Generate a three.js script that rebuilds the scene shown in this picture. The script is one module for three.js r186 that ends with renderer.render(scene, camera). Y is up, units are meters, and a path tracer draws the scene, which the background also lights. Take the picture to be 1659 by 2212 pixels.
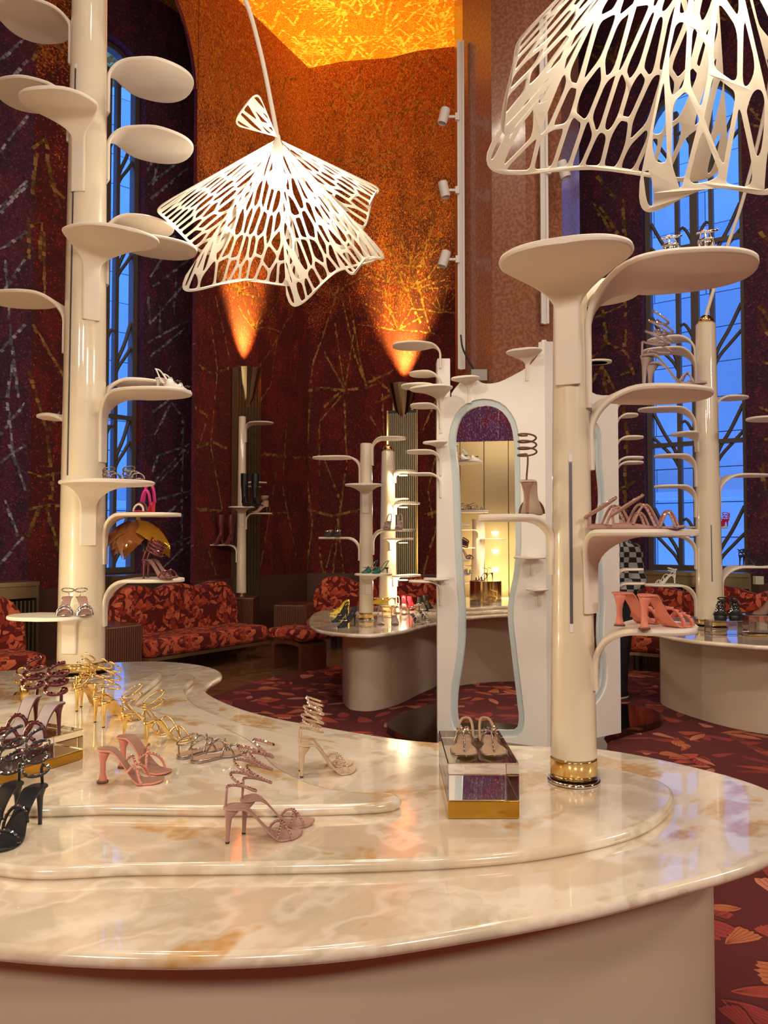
import * as THREE from 'three';
import { mergeGeometries, mergeVertices, toCreasedNormals } from 'three/addons/utils/BufferGeometryUtils.js';
import { RoundedBoxGeometry } from 'three/addons/geometries/RoundedBoxGeometry.js';
import { MarchingCubes } from 'three/addons/objects/MarchingCubes.js';
import { RectAreaLightUniformsLib } from 'three/addons/lights/RectAreaLightUniformsLib.js';
import { createNoise2D, createNoise3D } from 'simplex-noise';

// ------------------------------------------------------------------ camera, sky, lights, exposure
const scene = new THREE.Scene();
const EYE = 1.55, FOCAL = 1670, PITCH = THREE.MathUtils.degToRad(1.9);
const camera = new THREE.PerspectiveCamera(THREE.MathUtils.radToDeg(2 * Math.atan(1106 / FOCAL)), 1659 / 2212, 0.05, 80);
camera.position.set(0, EYE, 0);
camera.rotation.set(PITCH, 0, 0);
scene.background = new THREE.Color().setRGB(0.2, 0.72, 2.7);      // blue dusk sky
const renderer = new THREE.WebGLRenderer({ antialias: true });
renderer.toneMapping = THREE.LinearToneMapping;
renderer.toneMappingExposure = 1.0;
renderer.shadowMap.enabled = true;
RectAreaLightUniformsLib.init();
const CEIL = 9.5;
const WARM = new THREE.Color().setRGB(1.0, 0.87, 0.71);
// added square luminaires, unseen above and behind the viewpoint, to light the room: [x, z, intensity]
const ADDED_LUMINAIRES = [[-2.6, -6.2, 40], [0.2, -5.4, 36], [2.9, -6.4, 40], [-2.8, -2.6, 36], [0.4, -1.8, 36], [3.2, -2.6, 36], [-1.8, 1.6, 40], [2.0, 1.6, 40]];
const LUM_SIZE = 0.62;
// added fill lights, unseen behind the viewpoint, brightening the surfaces that face it: [x, y, z, intensity]
const ADDED_FLOODS = [[-3.4, 4.6, 3.6, 80], [0, 4.9, 4.6, 84], [3.6, 4.6, 3.4, 80], [6.3, 4.4, -1.6, 56], [-5.6, 4.4, -1.0, 56]];

// ------------------------------------------------------------------ small helpers
const V = (x, y, z) => new THREE.Vector3(x, y, z);
const rad = THREE.MathUtils.degToRad, lerp = THREE.MathUtils.lerp, clamp = THREE.MathUtils.clamp;
const smooth = (t) => { t = clamp(t, 0, 1); return t * t * (3 - 2 * t); };
function rng(seed) { let a = seed >>> 0; return () => { a = (a + 0x6d2b79f5) | 0; let t = Math.imul(a ^ (a >>> 15), 1 | a); t = (t + Math.imul(t ^ (t >>> 7), 61 | t)) ^ t; return ((t ^ (t >>> 14)) >>> 0) / 4294967296; }; }
const noise2 = createNoise2D(rng(11)), noise3 = createNoise3D(rng(12));
const fbm = (x, y, o = 4) => { let s = 0, a = 0.5, f = 1; for (let i = 0; i < o; i++) { s += a * noise2(x * f, y * f); a *= 0.5; f *= 2.03; } return s; };
// survey helpers: a sight line from the viewpoint meets a real plane (level h, depth z, or a wall)
function ray(px, py) {
  const d = V((px - 829.5) / FOCAL, -(py - 1106) / FOCAL, -1);
  return d.applyAxisAngle(V(1, 0, 0), PITCH);
}
const onLevel = (px, py, h) => { const d = ray(px, py), t = (h - EYE) / d.y; return V(d.x * t, h, d.z * t); };
const onDepth = (px, py, z) => { const d = ray(px, py), t = z / d.z; return V(d.x * t, EYE + d.y * t, z); };
const onWall = (px, py, a, b) => { const d = ray(px, py), nx = -(b[1] - a[1]), nz = b[0] - a[0], t = (a[0] * nx + a[1] * nz) / (d.x * nx + d.z * nz); return V(d.x * t, EYE + d.y * t, d.z * t); };
const at = (px, z, h) => V((px - 829.5) / FOCAL * -z, h, z);

const used = {};
const numbered = (n) => { used[n] = (used[n] ?? -1) + 1; return used[n] ? n + '_' + String(used[n]).padStart(3, '0') : n; };
function cast(o) { o.traverse((m) => { if (m.isMesh) { m.castShadow = true; m.receiveShadow = true; } }); return o; }
function part(name, geo, mat, parent) { const m = new THREE.Mesh(geo, mat); m.name = name; m.castShadow = m.receiveShadow = true; parent.add(m); return m; }
function thing(name, label, category, pos = [0, 0, 0], turn = 0, group) {
  const o = new THREE.Group(); o.name = numbered(name); o.position.set(...pos); o.rotation.y = turn; scene.add(o);
  o.userData = { label, category }; if (group) o.userData.group = group;
  return o;
}
function solo(name, geo, mat, label, category, group) { const m = part(numbered(name), geo, mat, scene); m.userData = { label, category }; if (group) m.userData.group = group; return m; }
function struct(name, geo, mat) { const m = part(name, geo, mat, scene); m.userData = { kind: 'structure' }; return m; }
function structGroup(name) { const o = new THREE.Group(); o.name = name; o.userData = { kind: 'structure' }; scene.add(o); return o; }
const box = (w, h, d, x = 0, y = 0, z = 0, r = 0) => (r ? new RoundedBoxGeometry(w, h, d, 2, r) : new THREE.BoxGeometry(w, h, d)).translate(x, y, z);
const merge = (list) => mergeGeometries(list.map((g) => { const n = g.index ? g.toNonIndexed() : g; for (const k of Object.keys(n.attributes)) if (!['position', 'normal', 'uv'].includes(k)) n.deleteAttribute(k); return n; }));
const lathe = (pts, seg = 36) => new THREE.LatheGeometry(pts.map((p) => new THREE.Vector2(p[0], p[1])), seg);
const tube = (pts, r, seg = 40, rs = 7, closed = false) => new THREE.TubeGeometry(new THREE.CatmullRomCurve3(pts, closed, 'centripetal'), seg, r, rs, closed);
function geoFrom(pos, idx, uv) {
  const g = new THREE.BufferGeometry();
  g.setAttribute('position', new THREE.Float32BufferAttribute(pos, 3));
  g.setAttribute('uv', new THREE.Float32BufferAttribute(uv ?? new Array(pos.length / 3 * 2).fill(0), 2));
  g.setIndex(idx); g.computeVertexNormals(); return g;
}
// skin a list of rings (each an array of Vector3), capped at both ends
function loft(rings, { closed = true, cap = true, uv = null } = {}) {
  const pos = [], idx = [], n = rings[0].length, t = [];
  rings.forEach((r, i) => r.forEach((p, j) => { pos.push(p.x, p.y, p.z); if (uv) t.push(...uv(p, i, j)); else t.push(j / n, i / rings.length); }));
  for (let i = 0; i + 1 < rings.length; i++) for (let j = 0; j < (closed ? n : n - 1); j++) {
    const a = i * n + j, b = i * n + (j + 1) % n, c = a + n, d = b + n; idx.push(a, b, c, b, d, c);
  }
  if (cap && closed) for (const i of [0, rings.length - 1]) {
    const c = rings[i].reduce((s, p) => s.add(p), V(0, 0, 0)).divideScalar(n), k = pos.length / 3; pos.push(c.x, c.y, c.z); t.push(...(uv ? uv(c, i, 0) : [0, 0]));
    for (let j = 0; j < n; j++) i ? idx.push(i * n + j, i * n + (j + 1) % n, k) : idx.push(j, k, (j + 1) % n);
  }
  return geoFrom(pos, idx, t);
}
// closed smooth outline in plan through control points [x, z]
function outline(pts, n = 160) {
  const c = new THREE.CatmullRomCurve3(pts.map((p) => V(p[0], 0, p[1])), true, 'centripetal');
  let o = c.getSpacedPoints(n).slice(0, n).map((p) => [p.x, p.z]);
  let area = 0; o.forEach((p, i) => { const q = o[(i + 1) % n]; area += p[0] * q[1] - q[0] * p[1]; });
  return area < 0 ? o.reverse() : o;
}
function offset(o, d) {           // outline moved inwards by d
  const n = o.length;
  return o.map((p, i) => { const a = o[(i + n - 2) % n], b = o[(i + 2) % n], tx = b[0] - a[0], tz = b[1] - a[1], l = Math.hypot(tx, tz) || 1; return [p[0] - tz / l * d, p[1] + tx / l * d]; });
}
// a level slab with rounded edge: plan outline, top level, thickness, edge radius; uv in metres
function slab(o, top, thick, bull = 0, { base = true } = {}) {
  const rings = [], k = bull ? 7 : 1;
  if (bull) for (let i = 0; i <= k; i++) { const a = -Math.PI / 2 + Math.PI * i / k; rings.push([offset(o, bull * (1 - Math.cos(a))), top - thick / 2 + thick / 2 * Math.sin(a)]); }
  else rings.push([o, top - thick], [o, top]);
  const parts = [], pos = [], idx = [], uv = [], n = o.length; let run = 0;
  rings.forEach(([r, y]) => { run = 0; for (let j = 0; j <= n; j++) { const p = r[j % n], q = r[(j + n - 1) % n]; if (j) run += Math.hypot(p[0] - q[0], p[1] - q[1]); pos.push(p[0], y, p[1]); uv.push(bull ? p[0] : run, bull ? p[1] + (top - y) : y); } });
  for (let i = 0; i + 1 < rings.length; i++) for (let j = 0; j < n; j++) { const a = i * (n + 1) + j, b = a + 1, c = a + n + 1, d = c + 1; idx.push(a, c, b, b, c, d); }
  parts.push(geoFrom(pos, idx, uv));
  for (const [r, y] of base ? [rings[0], rings[rings.length - 1]] : [rings[rings.length - 1]]) {
    const up = y === rings[rings.length - 1][1], tri = THREE.ShapeUtils.triangulateShape(r.map((p) => new THREE.Vector2(p[0], p[1])), []);
    const q = [], u = [], t = []; r.forEach((p) => { q.push(p[0], y, p[1]); u.push(p[0], p[1]); });
    tri.forEach(([a, b, c]) => up ? t.push(a, c, b) : t.push(a, b, c));
    const g = geoFrom(q, t, u); const nn = g.attributes.normal; for (let i = 0; i < nn.count; i++) nn.setXYZ(i, 0, up ? 1 : -1, 0);
    parts.push(g);
  }
  return merge(parts);
}
// ------------------------------------------------------------------ materials and computed surfaces
const mat = (o) => new THREE.MeshStandardMaterial(o), phys = (o) => new THREE.MeshPhysicalMaterial(o);
const C = (r, g, b) => new THREE.Color().setRGB(r, g, b);
function canvas(w, h) { const c = document.createElement('canvas'); c.width = w; c.height = h; return [c, c.getContext('2d')]; }
function texture(c, srgb, rx = 1, ry = 1) { const t = new THREE.CanvasTexture(c); t.wrapS = t.wrapT = THREE.RepeatWrapping; t.repeat.set(rx, ry); t.magFilter = THREE.LinearFilter; if (srgb) t.colorSpace = THREE.SRGBColorSpace; return t; }
const reuse = (t, rx, ry) => { const k = t.clone(); k.repeat.set(rx, ry); k.needsUpdate = true; return k; };
const mixc = (a, b, t) => [lerp(a[0], b[0], t), lerp(a[1], b[1], t), lerp(a[2], b[2], t)];

// tesserae relief, one tile = 0.4 m
const tessera = (() => { const [c, g] = canvas(256, 256), im = g.createImageData(256, 256), r = rng(5), h = []; for (let i = 0; i < 64 * 64; i++) h.push(r());
  for (let y = 0; y < 256; y++) for (let x = 0; x < 256; x++) { const e = x % 4 === 0 || y % 4 === 0, v = e ? 40 : 110 + 145 * h[(y >> 2) * 64 + (x >> 2)]; im.data.set([v, v, v, 255], (y * 256 + x) * 4); }
  g.putImageData(im, 0, 0); return texture(c, false, 2.5, 2.5); })();
// mosaic wall: W x H metres; tone(u metres, h metres, noise, random) picks the tessera colour; lines are gold or silver tessera bands in metres
function mosaic(W, H, tone, lines, seed) {
  const w = 1024, h = 2048, [c, g] = canvas(w, h), [m, k] = canvas(w, h), r = rng(seed), im = g.createImageData(w, h), sx = w / W, sy = h / H;
  const cw = 3, ch = 4, cols = Math.ceil(w / cw) + 1;
  for (let ty = 0; ty < h / ch; ty++) { const row = []; for (let tx = 0; tx < cols; tx++) {
    const x = tx * cw / sx, y = (h - ty * ch) / sy, n = fbm(x * 1.6 + seed, y * 0.9, 3), q = r(), col = tone(x, y, n, q), f = 0.72 + 0.5 * r(); row.push([col[0] * f, col[1] * f, col[2] * f]); }
    for (let yy = 0; yy < ch; yy++) for (let x = 0; x < w; x++) { const p = row[Math.floor(x / cw)], i = ((ty * ch + yy) * w + x) * 4; if (ty * ch + yy < h) { im.data[i] = p[0]; im.data[i + 1] = p[1]; im.data[i + 2] = p[2]; im.data[i + 3] = 255; } } }
  g.putImageData(im, 0, 0);
  k.fillStyle = 'rgb(0,205,0)'; k.fillRect(0, 0, w, h);
  for (const { p, width, kind } of lines) {
    const hues = kind === 'silver' ? [[142, 146, 160], [104, 108, 124], [186, 190, 200]] : kind === 'bright' ? [[244, 206, 96], [250, 226, 130], [214, 160, 60]] : [[150, 116, 60], [176, 140, 78], [112, 82, 40]];
    for (let i = 0; i + 1 < p.length; i++) {
      const [x0, y0] = p[i], [x1, y1] = p[i + 1], l = Math.hypot(x1 - x0, y1 - y0), st = width * 1.5, n = Math.max(1, Math.round(l / st)), pl = Math.hypot((x1 - x0) * sx, (y1 - y0) * sy), pw = width * Math.sqrt(sx * sy), an = Math.atan2(-(y1 - y0) * sy, (x1 - x0) * sx);
      for (let s = 0; s < n; s++) {
        if (r() < 0.06) continue;
        const t = (s + 0.5) / n, x = lerp(x0, x1, t) * sx + (r() - 0.5) * 2, y = h - lerp(y0, y1, t) * sy + (r() - 0.5) * 2, hue = hues[Math.floor(r() * 3)];
        for (const [ctx, col] of [[g, `rgb(${hue.join(',')})`], [k, 'rgb(0,92,190)']]) {
          ctx.save(); ctx.translate(x, y); ctx.rotate(an + (r() - 0.5) * 0.3); ctx.fillStyle = col;
          ctx.fillRect(-pl / n * 0.5, -pw * 0.5, pl / n * 0.94, pw * (0.55 + 0.6 * r())); ctx.restore();
        }
      }
    }
  }
  const mr = texture(m, false, 1 / W, 1 / H);
  return mat({ map: texture(c, true, 1 / W, 1 / H), roughnessMap: mr, roughness: 1, metalnessMap: mr, metalness: 1, bumpMap: tessera, bumpScale: 0.004 });
}
const burst = (x, y, n, a0, a1, l, r, width, kind) => { const o = []; for (let i = 0; i < n; i++) { const a = lerp(a0, a1, (i + 0.3 * r()) / n), q = l * (0.6 + 0.7 * r()), b = a + (r() - 0.5) * 0.3; o.push({ p: [[x, y], [x + Math.cos(a) * q * 0.6, y + Math.sin(a) * q * 0.6], [x + Math.cos(b) * q, y + Math.sin(b) * q]], width, kind }); } return o; };
const zigzag = (x0, x1, y, amp, n, r, width, kind) => { const p = []; for (let i = 0; i <= n; i++) p.push([lerp(x0, x1, i / n), y + (i % 2 ? amp : -amp) * (0.5 + r())]); return [{ p, width, kind }]; };

// honey onyx, uv in metres, one tile = 4 m
const onyx = (() => { const S = 2048, [c, g] = canvas(S, S), im = g.createImageData(S, S), T = 4 / S;
  const wrapN = (x, y, f, o) => { const a = x / 4 * Math.PI * 2, b = y / 4 * Math.PI * 2; let s = 0, k = 0.5, q = f; for (let i = 0; i < o; i++) { s += k * noise3(Math.cos(a) * q + 3.1, Math.sin(a) * q + Math.cos(b) * q * 1.1, Math.sin(b) * q * 1.1 - 1.7); k *= 0.52; q *= 2.1; } return s; };
  for (let y = 0; y < S; y++) for (let x = 0; x < S; x++) {
    const X = x * T, Y = y * T, w1 = wrapN(X, Y, 1.1, 4), w2 = wrapN(X + 1.3, Y + 0.4, 2.4, 4), band = Math.sin((X * 0.5 + Y * 1.0) * Math.PI + w1 * 5.2 + w2 * 1.6);
    let col = mixc([224, 204, 178], [240, 226, 206], smooth(band * 0.6 + 0.5));
    col = mixc(col, [208, 196, 172], smooth((w2 - 0.02) * 2.6) * 0.7);
    const ridge = 1 - Math.abs(w1 + 0.35 * w2); if (ridge > 0.86) col = mixc(col, [246, 237, 222], smooth((ridge - 0.86) / 0.14) * 0.6);
    const edge = w1 * 0.8 + 0.5 * w2 + 0.05 * noise2(X * 14, Y * 14); if (edge > 0.16) col = mixc(col, [204, 194, 170], 0.42 * (1 - smooth((edge - 0.16) / 0.2)));
    const am = w2 * 0.7 - w1 * 0.9 + 0.25 * band; if (am > 0.38) { const e = noise2(X * 26, Y * 26) * 0.5 + 0.5; col = mixc(col, [206, 156, 92], clamp((am - 0.38) * 3.4, 0, 0.9) * (0.45 + 0.55 * e)); }
    const f = 0.985 + 0.03 * (((x * 7919 + y * 104729) % 97) / 97); im.data.set([col[0] * f, col[1] * f, col[2] * f, 255], (y * S + x) * 4);
  }
  g.putImageData(im, 0, 0); return texture(c, true, 0.25, 0.25); })();

// leaves: a pointed or notched leaf blade with veins drawn in place
function leaf(g, x, y, l, w, a, col, vein, notch, r) {
  g.save(); g.translate(x, y); g.rotate(a); g.fillStyle = col; g.beginPath(); g.moveTo(-l, 0);
  if (notch) { g.bezierCurveTo(-l * 0.5, -w * 0.5, -l * 0.1, -w * 0.75, l * 0.5, -w); for (let i = 0; i < 5; i++) { const t = -1 + 2 * (i + 0.5) / 5; g.lineTo(l * (0.98 - 0.16 * Math.abs(t)), w * (t - 0.12)); g.lineTo(l * (0.78 + 0.1 * r()), w * (t + 0.1)); } g.lineTo(l * 0.5, w); g.bezierCurveTo(-l * 0.1, w * 0.75, -l * 0.5, w * 0.5, -l, 0); }
  else { g.bezierCurveTo(-l * 0.4, -w * 1.1, l * 0.4, -w, l, -w * 0.1); g.bezierCurveTo(l * 0.4, w * 0.7, -l * 0.4, w * 0.9, -l, 0); }
  g.fill(); g.strokeStyle = vein; g.lineWidth = Math.max(1, w * 0.05);
  for (let i = -2; i <= 2; i++) { g.beginPath(); g.moveTo(-l * 0.9, 0); g.quadraticCurveTo(0, w * 0.28 * i, l * 0.8, w * 0.36 * i); g.stroke(); }
  g.restore();
}
function leaves(S, ground, cols, count, size, seed, dark) {
  const [c, g] = canvas(S, S), r = rng(seed); g.fillStyle = ground; g.fillRect(0, 0, S, S);
  for (let i = 0; i < count; i++) {
    const x = r() * S, y = r() * S, a = r() * 6.28, l = size * (0.55 + 0.8 * r()), w = l * (0.28 + 0.4 * r()), nt = r() < 0.45, col = cols[Math.floor(r() * cols.length)];
    for (const ox of [-S, 0, S]) for (const oy of [-S, 0, S]) { if (x + ox < -2 * size || x + ox > S + 2 * size || y + oy < -2 * size || y + oy > S + 2 * size) continue;
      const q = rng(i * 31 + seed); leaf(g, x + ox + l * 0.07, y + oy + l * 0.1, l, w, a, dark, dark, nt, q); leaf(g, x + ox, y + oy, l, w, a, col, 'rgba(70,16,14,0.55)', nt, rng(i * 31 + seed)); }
  }
  const im = g.getImageData(0, 0, S, S), d = im.data; for (let i = 0; i < d.length; i += 4) { const f = 0.84 + 0.32 * r(); d[i] *= f; d[i + 1] *= f; d[i + 2] *= f; } g.putImageData(im, 0, 0);
  return c;
}
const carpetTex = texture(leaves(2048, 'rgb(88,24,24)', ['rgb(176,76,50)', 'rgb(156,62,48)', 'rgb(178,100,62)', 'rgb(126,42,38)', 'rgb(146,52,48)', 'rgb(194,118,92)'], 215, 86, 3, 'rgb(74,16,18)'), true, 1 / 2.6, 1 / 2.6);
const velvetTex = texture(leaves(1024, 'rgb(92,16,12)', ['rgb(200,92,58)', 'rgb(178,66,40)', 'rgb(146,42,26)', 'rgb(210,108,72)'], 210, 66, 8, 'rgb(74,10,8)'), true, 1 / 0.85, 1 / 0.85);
function mottled(S, f) { const [c, g] = canvas(S, S), im = g.createImageData(S, S), r = rng(S + 3); for (let y = 0; y < S; y++) for (let x = 0; x < S; x++) im.data.set([...f(x / S, y / S, r()), 255], (y * S + x) * 4); g.putImageData(im, 0, 0); return c; }
const marbleTex = texture(mottled(512, (u, v, q) => { const n = fbm(u * 22, v * 22, 4), k = Math.abs(fbm(u * 34 + 9, v * 34, 3)); let c = mixc([172, 118, 88], [140, 88, 66], smooth(n + 0.5)); if (k < 0.05) c = mixc(c, [112, 62, 44], 0.6); return c.map((x) => x * (0.94 + 0.12 * q)); }), true, 0.7, 0.7);
const floorTex = texture(mottled(512, (u, v, q) => { const n = fbm(u * 5, v * 26, 4); return mixc([128, 92, 62], [86, 58, 38], smooth(n + 0.5)).map((x) => x * (0.92 + 0.16 * q)); }), true, 0.6, 0.6);
const denimTex = texture(mottled(256, (u, v, q) => { const k = 26 + 34 * q * q + 10 * fbm(u * 9, v * 9, 2); return [k, k + 2, k + 6]; }), true, 2, 2);
const checkTex = (() => { const [c, g] = canvas(256, 256); for (let y = 0; y < 4; y++) for (let x = 0; x < 4; x++) { g.fillStyle = (x + y) % 2 ? 'rgb(24,24,27)' : 'rgb(150,150,148)'; g.fillRect(x * 64, y * 64, 64, 64); } return texture(c, true, 5, 5); })();
const brushTex = texture(mottled(256, (u, v, q) => { const k = 120 + 60 * noise2(u * 60, v * 3) + 40 * q; return [k, k, k]; }), false, 1, 1);

const M = {
  cream: phys({ color: C(0.78, 0.68, 0.52), roughness: 0.34, clearcoat: 1, clearcoatRoughness: 0.04 }),          // lacquered trunks
  shelf: mat({ color: C(0.80, 0.72, 0.62), roughness: 0.62 }),                                                     // matt petals
  white: mat({ color: C(0.84, 0.80, 0.76), roughness: 0.6 }),
  shade: phys({ color: C(0.86, 0.80, 0.68), roughness: 0.5 }),                                                     // lamp wings
  beige: mat({ color: C(0.60, 0.49, 0.37), roughness: 0.42 }),                                                     // table plinths
  onyx: phys({ map: onyx, roughness: 0.16, clearcoat: 1, clearcoatRoughness: 0.03 }),
  brass: mat({ color: C(0.86, 0.66, 0.30), metalness: 1, roughness: 0.14 }),
  oldBrass: mat({ color: C(0.42, 0.33, 0.19), metalness: 0.9, roughness: 0.36 }),
  brassPanel: mat({ color: C(0.80, 0.62, 0.32), metalness: 1, roughness: 0.3, bumpMap: brushTex, bumpScale: 0.0006 }),
  chrome: mat({ color: C(0.8, 0.8, 0.8), metalness: 1, roughness: 0.08 }),
  mirror: mat({ color: C(0.9, 0.9, 0.89), metalness: 1, roughness: 0.012 }),
  paleBlue: mat({ color: C(0.53, 0.60, 0.62), roughness: 0.35 }),
  darkMetal: mat({ color: C(0.035, 0.032, 0.03), metalness: 0.3, roughness: 0.45 }),
  windowFrame: mat({ color: C(0.10, 0.078, 0.066), roughness: 0.5, metalness: 0.2 }),
  wood: phys({ color: C(0.115, 0.036, 0.02), roughness: 0.4, clearcoat: 0.3, clearcoatRoughness: 0.2 }),
  plinth: mat({ color: C(0.09, 0.035, 0.025), roughness: 0.5 }),
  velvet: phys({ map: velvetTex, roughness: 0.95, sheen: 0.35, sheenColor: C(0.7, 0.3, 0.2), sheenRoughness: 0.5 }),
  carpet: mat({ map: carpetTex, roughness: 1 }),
  stone: mat({ map: floorTex, roughness: 0.24 }),
  marble: phys({ map: marbleTex, roughness: 0.34, clearcoat: 0.5, clearcoatRoughness: 0.1 }),
  trackWhite: mat({ color: C(0.78, 0.75, 0.72), roughness: 0.4 }),
  steel: mat({ color: C(0.20, 0.18, 0.155), metalness: 1, roughness: 0.1 }),
  glass: phys({ color: C(1, 1, 1), transmission: 1, roughness: 0, thickness: 0, ior: 1.45 }),
  acrylic: phys({ color: C(1, 1, 1), transmission: 1, roughness: 0.01, thickness: 0.1, ior: 1.49 }),
  amber: phys({ color: C(0.62, 0.36, 0.05), metalness: 0.85, roughness: 0.1 }),
  tortoise: phys({ color: C(0.34, 0.12, 0.03), metalness: 0.55, roughness: 0.1, clearcoat: 1 }),
  facade: mat({ color: C(0.72, 0.72, 0.72), roughness: 0.9 }),
  glow: mat({ color: C(1, 0.95, 0.85), emissive: C(1, 0.86, 0.62), emissiveIntensity: 2.2 }),
  crystal: mat({ color: C(0.86, 0.83, 0.80), metalness: 1, roughness: 0.12 }),
  skin: mat({ color: C(0.5, 0.32, 0.23), roughness: 0.55 }),
  hair: mat({ color: C(0.06, 0.035, 0.02), roughness: 0.6 }),
  jacket: mat({ map: checkTex, roughness: 0.95 }),
  jeans: mat({ map: denimTex, roughness: 0.95 }),
};
const leather = {}, L = (r, g, b, rough = 0.45, metal = 0) => (leather[[r, g, b, rough, metal]] ??= mat({ color: C(r, g, b), roughness: rough, metalness: metal }));
// ------------------------------------------------------------------ the room: floor, ceiling, walls
const WL = [[-6.2, -7.4], [-2.3, -12.54]], WB1 = [[-2.56, -10.42], [-1.27, -12.84]], WB2 = [[-1.27, -12.84], [2.0, -12.1]], WR = [[1.94, -12.11], [7.64, -7.89]];
const span = ([a, b]) => Math.hypot(b[0] - a[0], b[1] - a[1]);
// photograph sight lines turned into places (metres along, height) on a wall
const trace = (wall, width, kind, paths, u0 = 0) => paths.map((p) => ({ width, kind, p: p.map(([x, y]) => { const q = onWall(x, y, ...wall); return [u0 + Math.hypot(q.x - wall[0][0], q.z - wall[0][1]) * Math.sign((q.x - wall[0][0]) * (wall[1][0] - wall[0][0]) + (q.z - wall[0][1]) * (wall[1][1] - wall[0][1])), q.y]; }) }));
function wallGeo(u0, len, holes = [], thick = 0.3, h = CEIL) {
  const s = new THREE.Shape([[u0, 0], [u0 + len, 0], [u0 + len, h], [u0, h]].map((p) => new THREE.Vector2(...p)));
  for (const { x0, x1, y0, y1, arch } of holes) {
    const q = new THREE.Path(), r = (x1 - x0) / 2, a = arch ?? r; q.moveTo(u0 + x0, y0); q.lineTo(u0 + x0, y1 - a);
    for (let i = 1; i <= 16; i++) { const t = Math.PI - Math.PI * i / 16; q.lineTo(u0 + (x0 + x1) / 2 + r * Math.cos(t), y1 - a + a * Math.sin(t)); }
    q.lineTo(u0 + x1, y0); s.holes.push(q);
  }
  return new THREE.ExtrudeGeometry(s, { depth: thick, bevelEnabled: false }).translate(-u0, 0, -thick);
}
const along = (g, [a, b]) => g.rotateY(Math.atan2(-(b[1] - a[1]), b[0] - a[0])).translate(a[0], 0, a[1]);

// mosaic colours: the tesserae change from oxblood below to orange above by their mixture
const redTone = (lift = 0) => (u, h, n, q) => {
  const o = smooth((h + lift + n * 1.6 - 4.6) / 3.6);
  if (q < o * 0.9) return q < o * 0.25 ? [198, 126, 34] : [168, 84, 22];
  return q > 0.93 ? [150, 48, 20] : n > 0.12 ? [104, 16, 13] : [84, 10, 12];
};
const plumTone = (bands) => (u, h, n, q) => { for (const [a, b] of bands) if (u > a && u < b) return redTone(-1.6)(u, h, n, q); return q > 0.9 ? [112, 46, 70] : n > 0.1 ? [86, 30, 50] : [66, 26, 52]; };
const rl = rng(77);
const backLines = [
  ...trace(WB1, 0.035, 'gold', [[[430, 790], [460, 810], [500, 792]], [[455, 690], [470, 800], [455, 960], [480, 1100]], [[465, 640], [500, 790]], [[640, 655], [600, 730], [555, 800]], [[600, 720], [585, 830], [560, 870]], [[420, 880], [450, 900], [430, 960]], [[425, 965], [460, 955], [490, 970]], [[560, 980], [610, 985], [660, 990]], [[425, 1100], [480, 1105]], [[570, 1110], [640, 1108]], [[450, 1190], [470, 1250]], [[550, 1150], [560, 1250]], [[600, 1000], [560, 1240]], [[620, 900], [610, 1050], [640, 1200]], [[455, 170], [470, 100], [500, 190]], [[460, 90], [455, 180]], [[480, 130], [510, 240], [490, 330]], [[530, 230], [580, 180], [640, 170]], [[575, 190], [560, 280], [590, 330]], [[620, 150], [600, 260]], [[455, 420], [500, 520], [470, 600]], [[520, 560], [560, 640]], [[590, 560], [640, 660]]]),
  ...Array.from({ length: 6 }, () => burst(0.3 + rl() * 2.3, 4.5 + rl() * 4.6, 7, 0.2, 2.9, 0.7, rl, 0.028, 'gold')).flat(),
];
const B2lines = [
  ...trace(WB2, 0.04, 'gold', [[[735, 620], [675, 790], [660, 1010]], [[735, 620], [765, 760], [790, 830]], [[700, 760], [745, 840], [700, 880]], [[725, 700], [745, 840]], [[768, 700], [745, 850], [690, 910], [690, 1030]], [[745, 840], [750, 1000], [720, 1240]], [[755, 640], [780, 790], [792, 835]], [[660, 845], [700, 838], [745, 845], [790, 838], [815, 830]], [[680, 990], [640, 980]], [[700, 990], [740, 1090], [700, 1250]], [[660, 1010], [675, 1130], [660, 1250]], [[660, 1100], [720, 1115], [790, 1100]], [[690, 1180], [700, 1250]], [[730, 1120], [745, 1250]], [[800, 900], [835, 960], [830, 1010]], [[825, 850], [830, 960]], [[790, 830], [850, 800]], [[800, 810], [850, 850], [810, 870]], [[915, 930], [945, 860]], [[950, 950], [925, 1060], [935, 1120]], [[950, 1120], [925, 1200], [915, 1240]], [[910, 1115], [945, 1105]]]),
  ...trace(WB2, 0.036, 'gold', [[[690, 560], [720, 640], [800, 590]], [[800, 620], [860, 640], [930, 600]], [[835, 520], [870, 610], [910, 700]], [[940, 480], [900, 600], [930, 720]], [[820, 640], [860, 700]], [[850, 350], [900, 310], [960, 250]], [[865, 300], [870, 240], [915, 190]], [[905, 220], [890, 300]], [[900, 220], [940, 260], [930, 340]], [[960, 200], [965, 310]], [[720, 180], [760, 220], [745, 290]], [[790, 120], [760, 210]], [[830, 170], [780, 240], [820, 280]], [[830, 110], [880, 150], [840, 210]], [[850, 180], [900, 110], [960, 180]], [[870, 200], [930, 120], [980, 170]], [[700, 300], [720, 220], [735, 300]], [[800, 300], [850, 240], [860, 300]], [[860, 400], [900, 450], [960, 400]], [[860, 430], [910, 480], [970, 430]], [[840, 450], [880, 560]], [[960, 480], [930, 560]]]),
  ...Array.from({ length: 8 }, () => burst(0.2 + rl() * 2.6, 4.6 + rl() * 4.6, 7, -0.2, 3.3, 0.65, rl, 0.026, 'gold')).flat(),
];
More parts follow.
